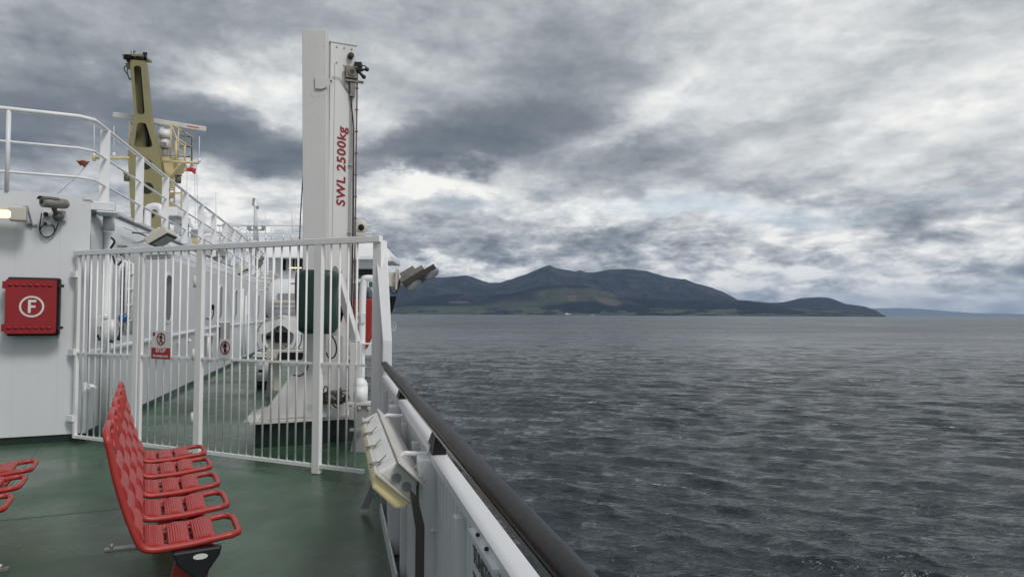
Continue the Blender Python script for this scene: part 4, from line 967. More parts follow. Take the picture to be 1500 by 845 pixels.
solo(b, 'winch', [YELL, GREY], 'grey winch on an ochre seat on the roof behind the railing', 'winch', bevel=.02)
b = MB(); c = aty(303, 322, 24); b.cyl(c - Z*.5, c, .22, n=20); b.ball(c, (.22, .22, .28)); b.box(c - Z*.9, (.3, .3, .8)); solo(b, 'satellite_dome', WHITE, 'white rounded dome on a post on the roof behind the sloping railing', 'dome')
b = MB(); bxp(b, 333, 335, 345, 350, 24); b.mi = 1; bxp(b, 335, 338, 341, 345, 23.95, .03)
solo(b, 'radar_hut', [WHITE, GREY], 'white box with a grey window on the roof near the railing end', 'cabinet', bevel=.02)
b = MB(); bxp(b, 331, 326, 334, 352, 23); bxp(b, 341, 328, 346, 331, 23)
for x, y in ((350, 345), (356, 342)): q = aty(x, y, 23); b.tube([q + V((.14*math.cos(a), 0, .14*math.sin(a))) for a in [R(20*k) for k in range(18)]], .015, 5, closed=True)
b.tube([aty(320, 340, 23), aty(368, 345, 23)], .015, 5)
solo(b, 'roof_fittings', WHITE, 'cluster of small white posts and hoops at the far end of the roof', 'fittings')
for x, y0, y1, D, lb in ((316.5, 282, 345, 26, 'tall thin whip antenna nearest the ochre mast, over the sloping railing'), (366, 325, 352, 27, 'short whip antenna just left of the aerial mast'), (389, 312, 352, 27, 'whip antenna just right of the aerial mast'), (428, 290, 352, 28, 'tallest thin whip antenna beside the hoist wire of the crane'), (415, 325, 352, 28, 'short whip antenna between the aerial mast and the crane')):
    b = MB(); b.tube([aty(x, y1, D), aty(x, y0, D)], .016, 5)
    b.cyl(aty(x, y1, D), aty(x, y1-8, D), .03, n=8)
    solo(b, 'whip_antenna', WHITE, lb, 'antenna', 'whip antennas over the wheelhouse')
for x0, y0, x1, y1, D, m, lb in ((309, 366, 316, 376, 18, GREY, 'grey box right of the pale box just under the fence top rail'), (319, 366, 325, 375, 18.5, GREY, 'rightmost grey box just under the fence top rail'), (300, 362, 308, 376, 18.2, CREAM, 'pale box beside the fence hinge post just under the top rail')):
    b = MB(); bxp(b, x0, y0, x1, y1, D); bxp(b, x0+1.5, y1-.5, x1-1.5, y1+2, D+.1, .2); solo(b, 'deck_light_box', m, lb, 'box', bevel=.01)

# small items on the side wall
b = MB(); q = SW.p(312, 450, .03); b.box(q, (.05, .09, .12), (N, U, Z)); b.tube(smooth([q - Z*.05 + N*.02, SW.p(312, 463, .06), SW.p(308, 468, .05), SW.p(302, 466, .04)]), .012, 6)
solo(b, 'socket', BLKPAINT, 'small black wall socket with a hanging lead on the deckhouse side', 'socket')
b = MB(); q = SW.p(330, 485, .12); b.box(q, (.18, .35, .42), (N, U, Z)); b.mi = 1; b.box(q + Z*.22, (.2, .37, .03), (N, U, Z))
solo(b, 'wall_cabinet', [GREY, WHITE], 'grey cabinet with a white lid on the deckhouse side behind the small sign', 'cabinet', bevel=.01)
b = MB(); q = SW.p(308, 490, .12); b.box(q, (.2, .55, .04), (N, U, Z))
for du in (-.25, .25): b.tube([q + U*du, q + U*du - Z*.6], .02, 6)
solo(b, 'wall_shelf', WHITE, 'white bracketed shelf frame low on the deckhouse side', 'shelf')
for x, y, w_ in ((262, 502, 'nearer'), (278, 499, 'farther')):
    b = MB(); q = SW.p(x, y, .03); b.ball(q, (.03, .03, .03)); b.tube([q, q - Z*.06 + N*.02], .012, 6)
    solo(b, 'hook', WHITE, w_ + ' of two small white hooks below the ledge of the deckhouse side', 'hook')

# =====================================================================  BENCHES
SD = S26*1.0; AD = A26*1.0
def seat_parts(root, o0):
    """one seat; o0 = near lower rear corner of the pan on deck plan, width runs along SD"""
    W = .425
    def P(a, s, z): return o0 + AD*a + SD*s + Z*z
    # side profile of the tube: top of back -> bend -> front of pan
    prof = [(-.165, .945), (-.155, .90), (-.125, .76), (-.085, .62), (-.05, .52), (-.02, .452), (.02, .432), (.07, .43), (.20, .437), (.32, .452), (.375, .458)]
    near = smooth([P(a, 0.025, z) for a, z in prof], 3); far = smooth([P(a, W-.025, z) for a, z in prof], 3)
    top = [P(-.172, .05, .975), P(-.174, .10, .985), P(-.174, W-.10, .985), P(-.172, W-.05, .975)]
    fr = [P(.405, W-.06, .457), P(.412, W-.11, .457), P(.412, .11, .457), P(.405, .06, .457)]
    loop = near[::-1] + top + far + fr
    b = MB(); b.tube(loop, .0165, 10, closed=True)
    seat = b.build('seat', RED, root)
    prof3 = [V((a, z, 0)) for a, z in prof]; sm_ = smooth(prof3, 8)
    cum = [0]
    for i in range(1, len(sm_)): cum.append(cum[-1] + (sm_[i]-sm_[i-1]).length)
    def at(s):
        for i in range(1, len(cum)):
            if cum[i] >= s: t = (s-cum[i-1])/(cum[i]-cum[i-1]); return sm_[i-1].lerp(sm_[i], t), (sm_[i]-sm_[i-1]).normalized()
        return sm_[-1], (sm_[-1]-sm_[-2]).normalized()
    Lt = cum[-1]
    tiles = []
    s0 = .105
    for k in range(4): tiles.append((s0 + k*.103, s0 + k*.103+.088))
    sp = Lt - .395
    for k in range(3): tiles.append((sp + k*.112, sp + k*.112+.098))
    b = MB(); NR = 9
    for (sa, sb) in tiles:
        # arched across its own length, ribs run across the seat
        secs = []
        for i in range(NR*2+1):
            t = i/(NR*2); p, d = at(sa + (sb-sa)*t); nn = V((-d.y, d.x)); nn = V((-nn.x, -nn.y)) if False else nn
            lift = .012 + .014*math.sin(math.pi*t)**.6 + (.0022 if i % 2 else 0)
            secs.append((p.x + nn.x*lift, p.y + nn.y*lift, p.x + nn.x*(lift-.012), p.y + nn.y*(lift-.012)))
        n = len(secs); w0, w1 = .036, W-.036
        vs = []
        for s in (w0, w0+.012, w1-.012, w1):
            dz = -.006 if s in (w0, w1) else 0
            for (x, z, x2, z2) in secs: vs.append(P(x, s, z+dz))
            for (x, z, x2, z2) in secs: vs.append(P(x2, s, z2+dz*.5))
        fs = []; m = 2*n
        for g in range(3):
            for i in range(n-1):
                fs.append((g*m+i, g*m+i+1, (g+1)*m+i+1, (g+1)*m+i)); fs.append((g*m+n+i+1, g*m+n+i, (g+1)*m+n+i, (g+1)*m+n+i+1))
            fs.append((g*m, g*m+n, (g+1)*m+n, (g+1)*m)); fs.append((g*m+n-1, (g+1)*m+n-1, (g+1)*m+2*n-1, g*m+2*n-1))
        for g in (0, 3):
            for i in range(n-1): fs.append((g*m+i, g*m+i+1, g*m+n+i+1, g*m+n+i))
        b.add(vs, fs)
    # carriers between the tiles at the sides
    for s in (.040, W-.040): b.tube([P(p.x, s, p.y-.004) for p in sm_[8:-8:4]], .007, 5)
    b.build('slats', RED, seat)
    for s in (.12, .28):
        b = MB(); b.tube([P(p.x, s, p.y+.003) for p in sm_[10:-14:3]], .008, 5)
        b.build('spine', bpy.data.materials.get('link_dark') or mat('link_dark', (.05,.01,.012), None, .5), seat)
    return seat
def make_bench(o0, n, label):
    root = thing('bench', label, 'bench', o0 + SD*(n*.56/2) + AD*.2, 'red metal benches on the open deck')
    for k in range(n): seat_parts(root, o0 + SD*(.56*k))
    L_ = n*.56 - .16
    c = o0 + AD*.20
    b = MB(); b.prism([c + AD*-.06 + Z*.40, c + AD*.10 + Z*.405, c + AD*.06 + Z*.33, c + AD*-.02 + Z*.33], SD*L_); b.build('beam', RED, root, bevel=.004)
    b = MB(); q = c - SD*.03
    b.prism([q + AD*-.09 + Z*.418, q + AD*.125 + Z*.425, q + AD*.115 + Z*.385, q + AD*.045 + Z*.285, q + AD*.01 + Z*.285, q + AD*-.07 + Z*.36], SD*.06)
    cap_ = b.build('end_cap', mat('cap_black', (.012,.013,.016), None, .35) if 'cap_black' not in bpy.data.materials else bpy.data.materials['cap_black'], root, bevel=.008)
    b = MB(); me = plate(circ(0, 0, .032, 24, ry=.013), [], .003); place(me, q + AD*.03 + Z*.39 - SD*.0025, AD, Z, -SD); b.mesh(me).build('oval_badge', SIGNW, cap_)
    for s in (.07, 1.50):
        b = MB(); b.prism([c + SD*s + AD*-.06 + Z*.39, c + SD*s + AD*.10 + Z*.39, c + SD*s + AD*.02 + Z*.03, c + SD*s + AD*-.16 + Z*.03], SD*.05); b.build('leg', RED, root, bevel=.005)
        b = MB(); f_ = c + SD*(s+.025) + AD*-.06 + Z*.038
        b.box(f_ - AD*.05, (.62, .06, .012), (AD, SD, Z))
        for a in (-.32, .22): b.cyl(f_ + AD*a, f_ + AD*a + Z*.03, .012, n=6)
        b.build('foot_plate', STEEL, root)
    # closing braces joining pans to the beam
    b = MB()
    for k in range(n): 
        for s in (.08, .32): b.beam(o0 + SD*(.56*k+s) + AD*.02 + Z*.42, o0 + SD*(.56*k+s) + AD*.29 + Z*.435, .03, .02)
    b.build('seat_carriers', RED, root)
B0 = V((-1.668, 3.42, -.03))
make_bench(B0, 5, 'red slatted five-seat bench facing the ship side, in full view')
B1 = B0 + AD*-1.10 + SD*(.42-.56)
make_bench(B1, 5, 'red slatted bench mostly cut off by the left edge of the photo')
# loose bit of litter
#b = MB()

# =====================================================================  SEA
def build_sea():
    az = np.concatenate([np.radians(np.linspace(-40, -16, 90))[:-1], np.radians(np.linspace(-16, 42, 640)), np.radians(np.linspace(42, 75, 90))[1:]])
    rest = np.radians(np.linspace(75, 320, 70))[1:-1]
    az = np.concatenate([az, rest]); na = len(az)
    r = [25.0]
    while r[-1] < 2600: r.append(r[-1]*1.0052)
    while r[-1] < 45000: r.append(r[-1]*1.12)
    r = np.array(r); nr = len(r)
    dr = np.gradient(r)
    A, Rr = np.meshgrid(az, r)
    X = Rr*np.sin(A); Y = Rr*np.cos(A); Zz = np.zeros_like(X); DX = np.zeros_like(X); DY = np.zeros_like(X)
    fade = np.clip((np.pi/180*75 - A)/.2, 0, 1)*np.clip((A + R(40))/.1, 0, 1)
    wd = math.radians(205)     # travelling towards us and a little to the left
    for i in range(190):
        lam = .5*(10/.5)**(rng.random()**.9); k = 2*math.pi/lam
        th = wd + rng.normal(0, .34)*(1.4 if lam < 1.5 else .62)
        amp = .0068*lam * rng.uniform(.5, 1.3)
        if lam > 3.6: amp *= (3.6/lam)**1.25
        kx, ky = k*math.sin(th), k*math.cos(th); ph = rng.random()*6.283
        att = np.clip(lam/(2.6*dr) - .6, 0, 1)[:, None]*fade
        arg = kx*X + ky*Y + ph
        Zz += amp*att*np.cos(arg); DX -= .95*amp*att*(kx/k)*np.sin(arg); DY -= .95*amp*att*(ky/k)*np.sin(arg)
    # gusts: patchy amplitude
    foam = Zz.copy()
    X = X + DX; Y = Y + DY
    co = np.stack([X, Y, Zz + SEA], -1).reshape(-1, 3).astype(np.float32)
    i = np.arange(nr-1)[:, None]*na; j = np.arange(na)[None, :]; j2 = (j+1) % na
    q = np.stack([i+j, i+na+j, i+na+j2, i+j2], -1).reshape(-1, 4)
    # fix winding to face up
    me = bpy.data.meshes.new('sea'); nv = co.shape[0]; nf = q.shape[0]
    me.vertices.add(nv); me.vertices.foreach_set('co', co.ravel()); me.loops.add(nf*4); me.loops.foreach_set('vertex_index', q.ravel().astype(np.int32))
    me.polygons.add(nf); me.polygons.foreach_set('loop_start', np.arange(0, nf*4, 4, dtype=np.int32)); me.polygons.foreach_set('use_smooth', np.ones(nf, dtype=bool))
    me.update(calc_edges=True)
    at_ = me.attributes.new('crest', 'FLOAT', 'POINT'); at_.data.foreach_set('value', foam.ravel().astype(np.float32))
    if me.polygons[0].normal.z < 0: me.flip_normals()
    o = bpy.data.objects.new('sea', me); COL.objects.link(o); struct(o)
    print('crest', float(foam.std()), float(foam.max()))
    m, nt, b = nodes('sea_water'); L = nt.links.new
    b.inputs['Base Color'].default_value = (.023, .034, .042, 1); b.inputs['IOR'].default_value = 1.33; b.inputs['Roughness'].default_value = .17
    g = N_(nt, 'ShaderNodeNewGeometry')
    def nz(scale, det, rough, msc, rot=18, dist=0.0):
        mp = N_(nt, 'ShaderNodeMapping'); mp.inputs['Scale'].default_value = msc; mp.inputs['Rotation'].default_value = (0, 0, R(rot)); L(g.outputs['Position'], mp.inputs[0])
        n = N_(nt, 'ShaderNodeTexNoise'); n.inputs['Scale'].default_value = scale; n.inputs['Detail'].default_value = det; n.inputs['Roughness'].default_value = rough; n.inputs['Distortion'].default_value = dist; L(mp.outputs[0], n.inputs['Vector']); return n.outputs[0]
    f1 = nz(1.15, 4, .62, (.42, 1, 1), 14, .5); f2 = nz(.16, 4, .6, (.5, 1, 1), 8, .3)
    bp = N_(nt, 'ShaderNodeBump'); bp.inputs['Strength'].default_value = 1; bp.inputs['Distance'].default_value = .42; L(f1, bp.inputs['Height'])
    b2 = N_(nt, 'ShaderNodeBump'); b2.inputs['Strength'].default_value = .8; b2.inputs['Distance'].default_value = 1.2; L(f2, b2.inputs['Height']); L(bp.outputs[0], b2.inputs['Normal'])
    f7 = nz(.030, 5, .62, (.4, 1, 1), 6, .3); b3 = N_(nt, 'ShaderNodeBump'); b3.inputs['Strength'].default_value = .9; b3.inputs['Distance'].default_value = 7.0; L(f7, b3.inputs['Height']); L(b2.outputs[0], b3.inputs['Normal']); L(b3.outputs[0], b.inputs['Normal'])
    # patchy roughness from gusts
    f3 = nz(.012, 5, .6, (.4, 1, 1), 5); mr = N_(nt, 'ShaderNodeMapRange'); mr.inputs['From Min'].default_value = .35; mr.inputs['From Max'].default_value = .65; mr.inputs['To Min'].default_value = .05; mr.inputs['To Max'].default_value = .16
    L(f3, mr.inputs[0])
    ln = N_(nt, 'ShaderNodeVectorMath', operation='LENGTH'); L(g.outputs['Position'], ln.inputs[0]); m9 = N_(nt, 'ShaderNodeMapRange', interpolation_type='SMOOTHSTEP'); m9.inputs['From Min'].default_value = 60; m9.inputs['From Max'].default_value = 900; m9.inputs['To Max'].default_value = .20; L(ln.outputs['Value'], m9.inputs[0])
    ad = N_(nt, 'ShaderNodeMath', operation='ADD'); L(mr.outputs[0], ad.inputs[0]); L(m9.outputs[0], ad.inputs[1]); L(ad.outputs[0], b.inputs['Roughness'])
    # few whitecaps
    at2 = N_(nt, 'ShaderNodeAttribute', attribute_name='crest'); r1 = N_(nt, 'ShaderNodeMapRange'); r1.inputs['From Min'].default_value = foam_thr*float(foam.std()); r1.inputs['From Max'].default_value = foam_thr*float(foam.std())*1.10; L(at2.outputs['Fac'], r1.inputs[0])
    f4 = nz(1.9, 8, .8, (.5, 1, 1)); r2 = N_(nt, 'ShaderNodeMapRange'); r2.inputs['From Min'].default_value = .50; r2.inputs['From Max'].default_value = .58; L(f4, r2.inputs[0])
    f5 = nz(.03, 2, .5, (1, 1, 1)); r3 = N_(nt, 'ShaderNodeMapRange'); r3.inputs['From Min'].default_value = .52; r3.inputs['From Max'].default_value = .6; L(f5, r3.inputs[0])
    mu = N_(nt, 'ShaderNodeMath', operation='MULTIPLY'); L(r1.outputs[0], mu.inputs[0]); L(r2.outputs[0], mu.inputs[1]); mu2 = N_(nt, 'ShaderNodeMath', operation='MULTIPLY'); L(mu.outputs[0], mu2.inputs[0]); L(r3.outputs[0], mu2.inputs[1])
    mx = N_(nt, 'ShaderNodeMix', data_type='RGBA'); L(mu2.outputs[0], mx.inputs['Factor']); mx.inputs['A'].default_value = (.023, .034, .042, 1); mx.inputs['B'].default_value = (.7, .72, .74, 1); L(mx.outputs['Result'], b.inputs['Base Color'])
    me.materials.append(m)
foam_thr = 2.65
build_sea()

# =====================================================================  HILLS
def interp(tab, x): return np.interp(x, [a for a, _ in tab], [b for _, b in tab])
main = [(380,455),(470,440),(520,425),(560,412),(600,408),(637,406.8),(656,405.8),(683,403.6),(694,406.8),(717,414.8),(733,414),(752,408.4),(778,398.8),(797,390.8),(805,388.2),(813,392.4),(832,396.2),(842,398),(850,395.6),(859,399.4),(872,399.4),(893,394.3),(925,394.3),(947,396.6),(976,405.8),(998,409),(1003,408.4),(1018,414.8),(1040,420.6),(1060,428),(1082,440),(1097,440.7),(1127,444),(1147,443.3),(1173,437.3),(1200,435.3),(1217,437.3),(1237,445),(1267,449.3),(1283,455),(1296,463.5)]
front = [(380,456),(500,452),(579,450),(624,437),(665,432),(700,436),(752,430),(784,423),(826,418.5),(864,421),(890,429),(912,435.6),(944,439),(992,442),(1040,440),(1083,441.7),(1120,446),(1160,450),(1200,454),(1250,458),(1296,463.5)]
def hory(px): return 458.5 + (px-600)*.0058
def np_fbm(x, y, octs=6, seed=0, gain=.5, ridged=False):
    out = np.zeros_like(x); a = 1; tot = 0; rs = np.random.default_rng(seed); P_ = rs.random((256, 256))
    for o in range(octs):
        xi = np.floor(x).astype(int); yi = np.floor(y).astype(int); fx = x-xi; fy = y-yi; fx = fx*fx*(3-2*fx); fy = fy*fy*(3-2*fy)
        g = lambda i, j: P_[(i+o*17) % 256, (j+o*31) % 256]
        v = g(xi, yi)*(1-fx)*(1-fy) + g(xi+1, yi)*fx*(1-fy) + g(xi, yi+1)*(1-fx)*fy + g(xi+1, yi+1)*fx*fy
        if ridged: v = 1-abs(2*v-1)
        out += a*v; tot += a; a *= gain; x = x*2.03+5.2; y = y*2.03+1.3
    return out/tot
def build_hills():
    px = np.linspace(380, 1297, 620); rr = np.concatenate([np.linspace(9600, 11500, 70), np.linspace(11540, 17000, 110)])
    PX, RR = np.meshgrid(px, rr)
    ang = (PX-750)/F
    X = RR*ang; Y = RR.copy()
    ph_m = np.maximum(hory(PX) - interp(main, PX), 0)/F; ph_f = np.maximum(hory(PX) - interp(front, PX), 0)/F
    Rm_ = 13800.; Rf = 11300.
    Hm = ph_m*Rm_ + 14; Hf = ph_f*Rf + 10
    def prof(r, r0, r1, p): t = np.clip((r-r0)/(r1-r0), 0, 1); return (t*t*(3-2*t))**p
    up_m = prof(RR, 10600, Rm_, .9)*prof(-RR, -17000, -Rm_, .7); up_f = prof(RR, 9800, Rf, .75)*prof(-RR, -13500, -Rf, .8)
    gul = np_fbm(X/700, Y/1500, 6, 3, .55, True); gul2 = np_fbm(X/420, Y/700, 6, 5, .55)
    edge = np.clip((PX-380)/30, 0, 1)
    shape_m = 1 + (gul-.55)*.55*np.clip(1-np.abs(RR-Rm_)/250., -1, 0)*-1*np.clip(1-up_m, 0, 1)*2.2
    H1 = Hm*up_m*np.clip(shape_m, .3, 1.35); H1 = np.where(RR < Rm_, np.minimum(H1, Hm*(RR/Rm_)*.985), H1)
    H2 = Hf*up_f*(1+(gul2-.5)*.55*np.clip((Rf-RR)/1200, 0, 1))
    k = 40.
    H = np.maximum(H1, H2) + k*np.exp(-np.abs(H1-H2)/k)*.3*np.minimum(up_f, 1)*np.clip((Rf+800-RR)/1500, 0, 1)
    H += (np_fbm(X/260, Y/260, 5, 8, .55, True)-.6)*70*np.clip(H/300, 0, 1)*np.clip(1.15-up_m*.9, .12, 1)
    H = H - 6*np.clip((9750-RR)/150, 0, 1)*1.0
    H = H + np.clip((RR-9650)/120, 0, 1)*8 
    co = np.stack([X, Y, H + SEA - 1.0], -1).reshape(-1, 3).astype(np.float32)
    nr, na = X.shape; i = np.arange(nr-1)[:, None]*na; j = np.arange(na-1)[None, :]
    q = np.stack([i+j, i+j+1, i+na+j+1, i+na+j], -1).reshape(-1, 4)
    me = bpy.data.meshes.new('island_hills'); nv = co.shape[0]; nf = q.shape[0]
    me.vertices.add(nv); me.vertices.foreach_set('co', co.ravel()); me.loops.add(nf*4); me.loops.foreach_set('vertex_index', q.ravel().astype(np.int32))
    me.polygons.add(nf); me.polygons.foreach_set('loop_start', np.arange(0, nf*4, 4, dtype=np.int32)); me.polygons.foreach_set('use_smooth', np.ones(nf, dtype=bool)); me.update(calc_edges=True)
    # land cover: pasture / forest / felled patches from terrain-space masks
    n1 = np_fbm(X/520, Y/260, 4, 21); n2 = np_fbm(X/260, Y/170, 5, 22); Hh = H
    C = np.zeros((nr, na, 4), np.float32); 
    moor = np.array([.030, .036, .044]); forest = np.array([.009, .016, .017]); past = np.array([.115, .13, .08]); felled = np.array([.15, .115, .10]); scree = np.array([.060, .062, .068])
    base = moor[None, None, :]*(0.8+.5*n2[..., None]); base = np.where((n2 > .56)[..., None] & (Hh > 330)[..., None], scree, base)
    def S(m): return np.clip(m, 0, 1)[..., None]
    low = (H2 >= H1-20)
    fm = S((n1-.38)*9)*low[..., None]; base = base*(1-fm) + forest*fm
    gm = (np.exp(-((PX-845)/70)**2 - ((Hh-300)/110)**2)*1.2 + np.exp(-((PX-760)/70)**2 - ((Hh-150)/70)**2)*.7 + np.exp(-((PX-640)/80)**2 - ((Hh-90)/35)**2)*.9 + np.exp(-((PX-1180)/90)**2 - ((Hh-120)/70)**2)*.45)
    gm = S((gm-.35)*3*(.3+n2*1.6))*low[..., None]; base = base*(1-gm*.8) + past*.72*gm*.8
    fel = np.exp(-((PX-838)/9)**2 - ((Hh-240)/60)**2) + np.exp(-((PX-895-(180-Hh)*.12)/22)**2 - ((Hh-190)/75)**2) + np.exp(-((PX-672)/22)**2 - ((Hh-175)/28)**2)*.9
    fe = S((fel-.45)*5*(n2+.35))*low[..., None]; base = base*(1-fe*.85) + felled*fe*.85
    dk = np.exp(-((PX-860)/45)**2 - ((Hh-150)/50)**2); dk = S((dk-.4)*5)*low[..., None]*(1-fe); base = base*(1-dk*.9) + forest*dk*.9
    fld = (Hh < 100) & (n2 > .53) & low; base = np.where(fld[..., None], past*.8, base)
    C[..., :3] = base; C[..., 3] = 1
    ca = me.color_attributes.new('cover', 'FLOAT_COLOR', 'POINT'); ca.data.foreach_set('color', C.reshape(-1))
    o = bpy.data.objects.new('island_hills', me); COL.objects.link(o); struct(o)
    m, nt, b = nodes('hill_cover'); at_ = N_(nt, 'ShaderNodeVertexColor', layer_name='cover'); nt.links.new(at_.outputs[0], b.inputs['Base Color']); b.inputs['Roughness'].default_value = 1; b.inputs['Specular IOR Level'].default_value = .1; g_ = N_(nt, 'ShaderNodeNewGeometry'); nh = N_(nt, 'ShaderNodeTexNoise'); nh.inputs['Scale'].default_value = .006; nh.inputs['Detail'].default_value = 6; nh.inputs['Roughness'].default_value = .65; nt.links.new(g_.outputs['Position'], nh.inputs['Vector']); bh = N_(nt, 'ShaderNodeBump'); bh.inputs['Distance'].default_value = 160; bh.inputs['Strength'].default_value = 1; nt.links.new(nh.outputs[0], bh.inputs['Height']); nt.links.new(bh.outputs[0], b.inputs['Normal'])
    me.materials.append(m)
    if me.polygons[0].normal.z < 0: me.flip_normals()
build_hills()
far = [(1180,455),(1240,453),(1278,451.7),(1307,451),(1330,451.5),(1350,452.7),(1375,454.5),(1400,456.7),(1433,458.7),(1470,459),(1500,460),(1560,460.5),(1640,461),(1700,464)]
b = MB(); DF = 34000.
xs = np.linspace(1180, 1700, 130); rg = []
vs = []; 
for px in xs:
    h = max(0, hory(px)-float(interp(far, px)))/F*DF + 18 + 12*mnoise.noise(V((px*.09, 0, 0))); a = (px-750)/F
    for d, k in ((DF-1500, -.02), (DF-1000, .3), (DF-400, .75), (DF, 1), (DF+1500, .5), (DF+3000, -.02)): vs.append(V((a*d, d, SEA + h*k)))
fs = [(i*6+j, (i+1)*6+j, (i+1)*6+j+1, i*6+j+1) for i in range(129) for j in range(5)]
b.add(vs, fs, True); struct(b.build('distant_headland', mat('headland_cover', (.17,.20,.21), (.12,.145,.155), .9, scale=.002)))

# distant ferry
fy = thing('distant_ferry', 'tiny white and black ferry close under the far hills', 'ferry', (0, 0, 0))
c = onz(833, 460, SEA) ; c = V(((833-750)/F*8200, 8200, SEA)); fy.location = c
b = MB(); b.prism([c + V((x, 0, z)) for x, z in ((-42, 0), (42, 0), (46, 7), (-44, 7))], (0, 14, 0)); b.build('hull', BLKPAINT, fy)
b = MB(); b.box(c + V((-10, 7, 12)), (56, 12, 10)); b.box(c + V((-18, 7, 20)), (28, 10, 8)); b.prism([c + V((x, 3, z)) for x, z in ((18, 7), (42, 7), (32, 14), (18, 14))], (0, 8, 0)); b.build('superstructure', mat('ferry_white', (.85,.85,.85), None, .5), fy)
b = MB(); b.box(c + V((-22, 7, 28)), (8, 5, 10)); b.mi = 1; b.box(c + V((-8, 7, 30)), (1.5, 1.5, 14)); b.build('funnel', [REDHULL, SIGNW], fy)
c = V(((868-750)/F*8600, 8600, SEA)); b = MB(); b.prism([c + V((x, 0, z)) for x, z in ((-12, 0), (12, 0), (16, 5), (-13, 4))], (0, 5, 0)); b.box(c + V((-3, 2.5, 7)), (12, 4, 6))
solo(b, 'distant_boat', bpy.data.materials['ferry_white'], 'minute white boat to the right of the far ferry', 'boat')
b = MB()
for i in range(34):
    px = random.choice([random.uniform(590, 740), random.uniform(1060, 1280), random.uniform(600, 1290)]); d = random.uniform(9720, 9950); a = (px-750)/F; s = random.uniform(3.5, 7)
    b.box(V((a*d, d, SEA + 12 + (d-9720)*.08)), (s*1.5, s, s*.9))
o = b.build('shore_houses', mat('house_white', (.6,.6,.58), None, .6)); o['kind'] = 'stuff'; tag(o, 'scatter of tiny pale houses along the far shore', 'houses')

# =====================================================================  HAZE
b = MB(); 
b.hexa([V((-30000, -9000, SEA-1.6)), V((46000, -9000, SEA-1.6)), V((46000, 38000, SEA-1.6)), V((-30000, 38000, SEA-1.6)), V((-30000, -9000, 980)), V((46000, -9000, 980)), V((46000, 38000, 980)), V((-30000, 38000, 980))])
hz = b.build('haze', []); hz['kind'] = 'stuff'
m = bpy.data.materials.new('haze_air'); m.use_nodes = True; nt = m.node_tree; nt.nodes.clear(); out = N_(nt, 'ShaderNodeOutputMaterial'); pv = N_(nt, 'ShaderNodeVolumePrincipled')
pv.inputs['Color'].default_value = (.44, .63, 1.0, 1); pv.inputs['Density'].default_value = 2.1e-5; pv.inputs['Anisotropy'].default_value = .1
nt.links.new(pv.outputs[0], out.inputs['Volume']); hz.data.materials.append(m)

# =====================================================================  SKY AND SUN
SUN_EL, SUN_AZ = 48.0, 138.0          # azimuth clockwise from +Y (view direction)
w = bpy.data.worlds.new('World'); sc.world = w; w.use_nodes = True; nt = w.node_tree; L = nt.links.new
bg = nt.nodes['Background']; bg.inputs['Strength'].default_value = .1
sky = N_(nt, 'ShaderNodeTexSky', sky_type='NISHITA'); sky.sun_disc = False; sky.sun_elevation = R(SUN_EL); sky.sun_rotation = R(SUN_AZ); sky.altitude = 10; sky.air_density = 1.1; sky.dust_density = 1.5
tc = N_(nt, 'ShaderNodeTexCoord'); sep = N_(nt, 'ShaderNodeSeparateXYZ'); L(tc.outputs['Generated'], sep.inputs[0])
def M(op, a, b=None, c=None, clamp=False):
    n = N_(nt, 'ShaderNodeMath', operation=op, use_clamp=clamp)
    for i, v in enumerate((a, b, c)):
        if v is None: continue
        if isinstance(v, (int, float)): n.inputs[i].default_value = v
        else: L(v, n.inputs[i])
    return n.outputs[0]
def comb(x, y, z=0.0):
    n = N_(nt, 'ShaderNodeCombineXYZ')
    for i, v in enumerate((x, y, z)):
        if isinstance(v, (int, float)): n.inputs[i].default_value = v
        else: L(v, n.inputs[i])
    return n.outputs[0]
sx, sy, sz = sep.outputs
# cloud base plane (curved): position where the view ray meets it
zc = M('ADD', M('MAXIMUM', sz, 0.0), .16)
cx = M('DIVIDE', sx, zc); cy = M('DIVIDE', sy, zc)
cp_ = comb(cx, cy, 0.0)
def noise(vec, scale, det=6, rough=.55, dist=0.0, rot=0, msc=(1,1,1), loc=(0,0,0)):
    mp = N_(nt, 'ShaderNodeMapping'); mp.inputs['Scale'].default_value = msc; mp.inputs['Rotation'].default_value = (0,0,R(rot)); mp.inputs['Location'].default_value = loc; L(vec, mp.inputs[0])
    n = N_(nt, 'ShaderNodeTexNoise'); n.inputs['Scale'].default_value = scale; n.inputs['Detail'].default_value = det; n.inputs['Roughness'].default_value = rough; n.inputs['Distortion'].default_value = dist; L(mp.outputs[0], n.inputs['Vector']); return n.outputs[0]
az_ = M('ARCTAN2', sx, sy); el_ = M('ARCSINE', sz)
ae = comb(az_, el_, 0.0)
# warped angular coordinates so that cloud masses have ragged outlines
wn = N_(nt, 'ShaderNodeTexNoise'); wn.inputs['Scale'].default_value = 5.0; wn.inputs['Detail'].default_value = 7; wn.inputs['Roughness'].default_value = .62; 
mpw = N_(nt, 'ShaderNodeMapping'); mpw.inputs['Scale'].default_value = (1, 1.9, 1); L(ae, mpw.inputs[0]); L(mpw.outputs[0], wn.inputs['Vector'])
vs_ = N_(nt, 'ShaderNodeVectorMath', operation='SUBTRACT'); L(wn.outputs['Color'], vs_.inputs[0]); vs_.inputs[1].default_value = (.5, .5, .5)
vm = N_(nt, 'ShaderNodeVectorMath', operation='MULTIPLY'); L(vs_.outputs[0], vm.inputs[0]); vm.inputs[1].default_value = (.26, .15, 0)
va = N_(nt, 'ShaderNodeVectorMath', operation='ADD'); L(ae, va.inputs[0]); L(vm.outputs[0], va.inputs[1]); aew = va.outputs[0]
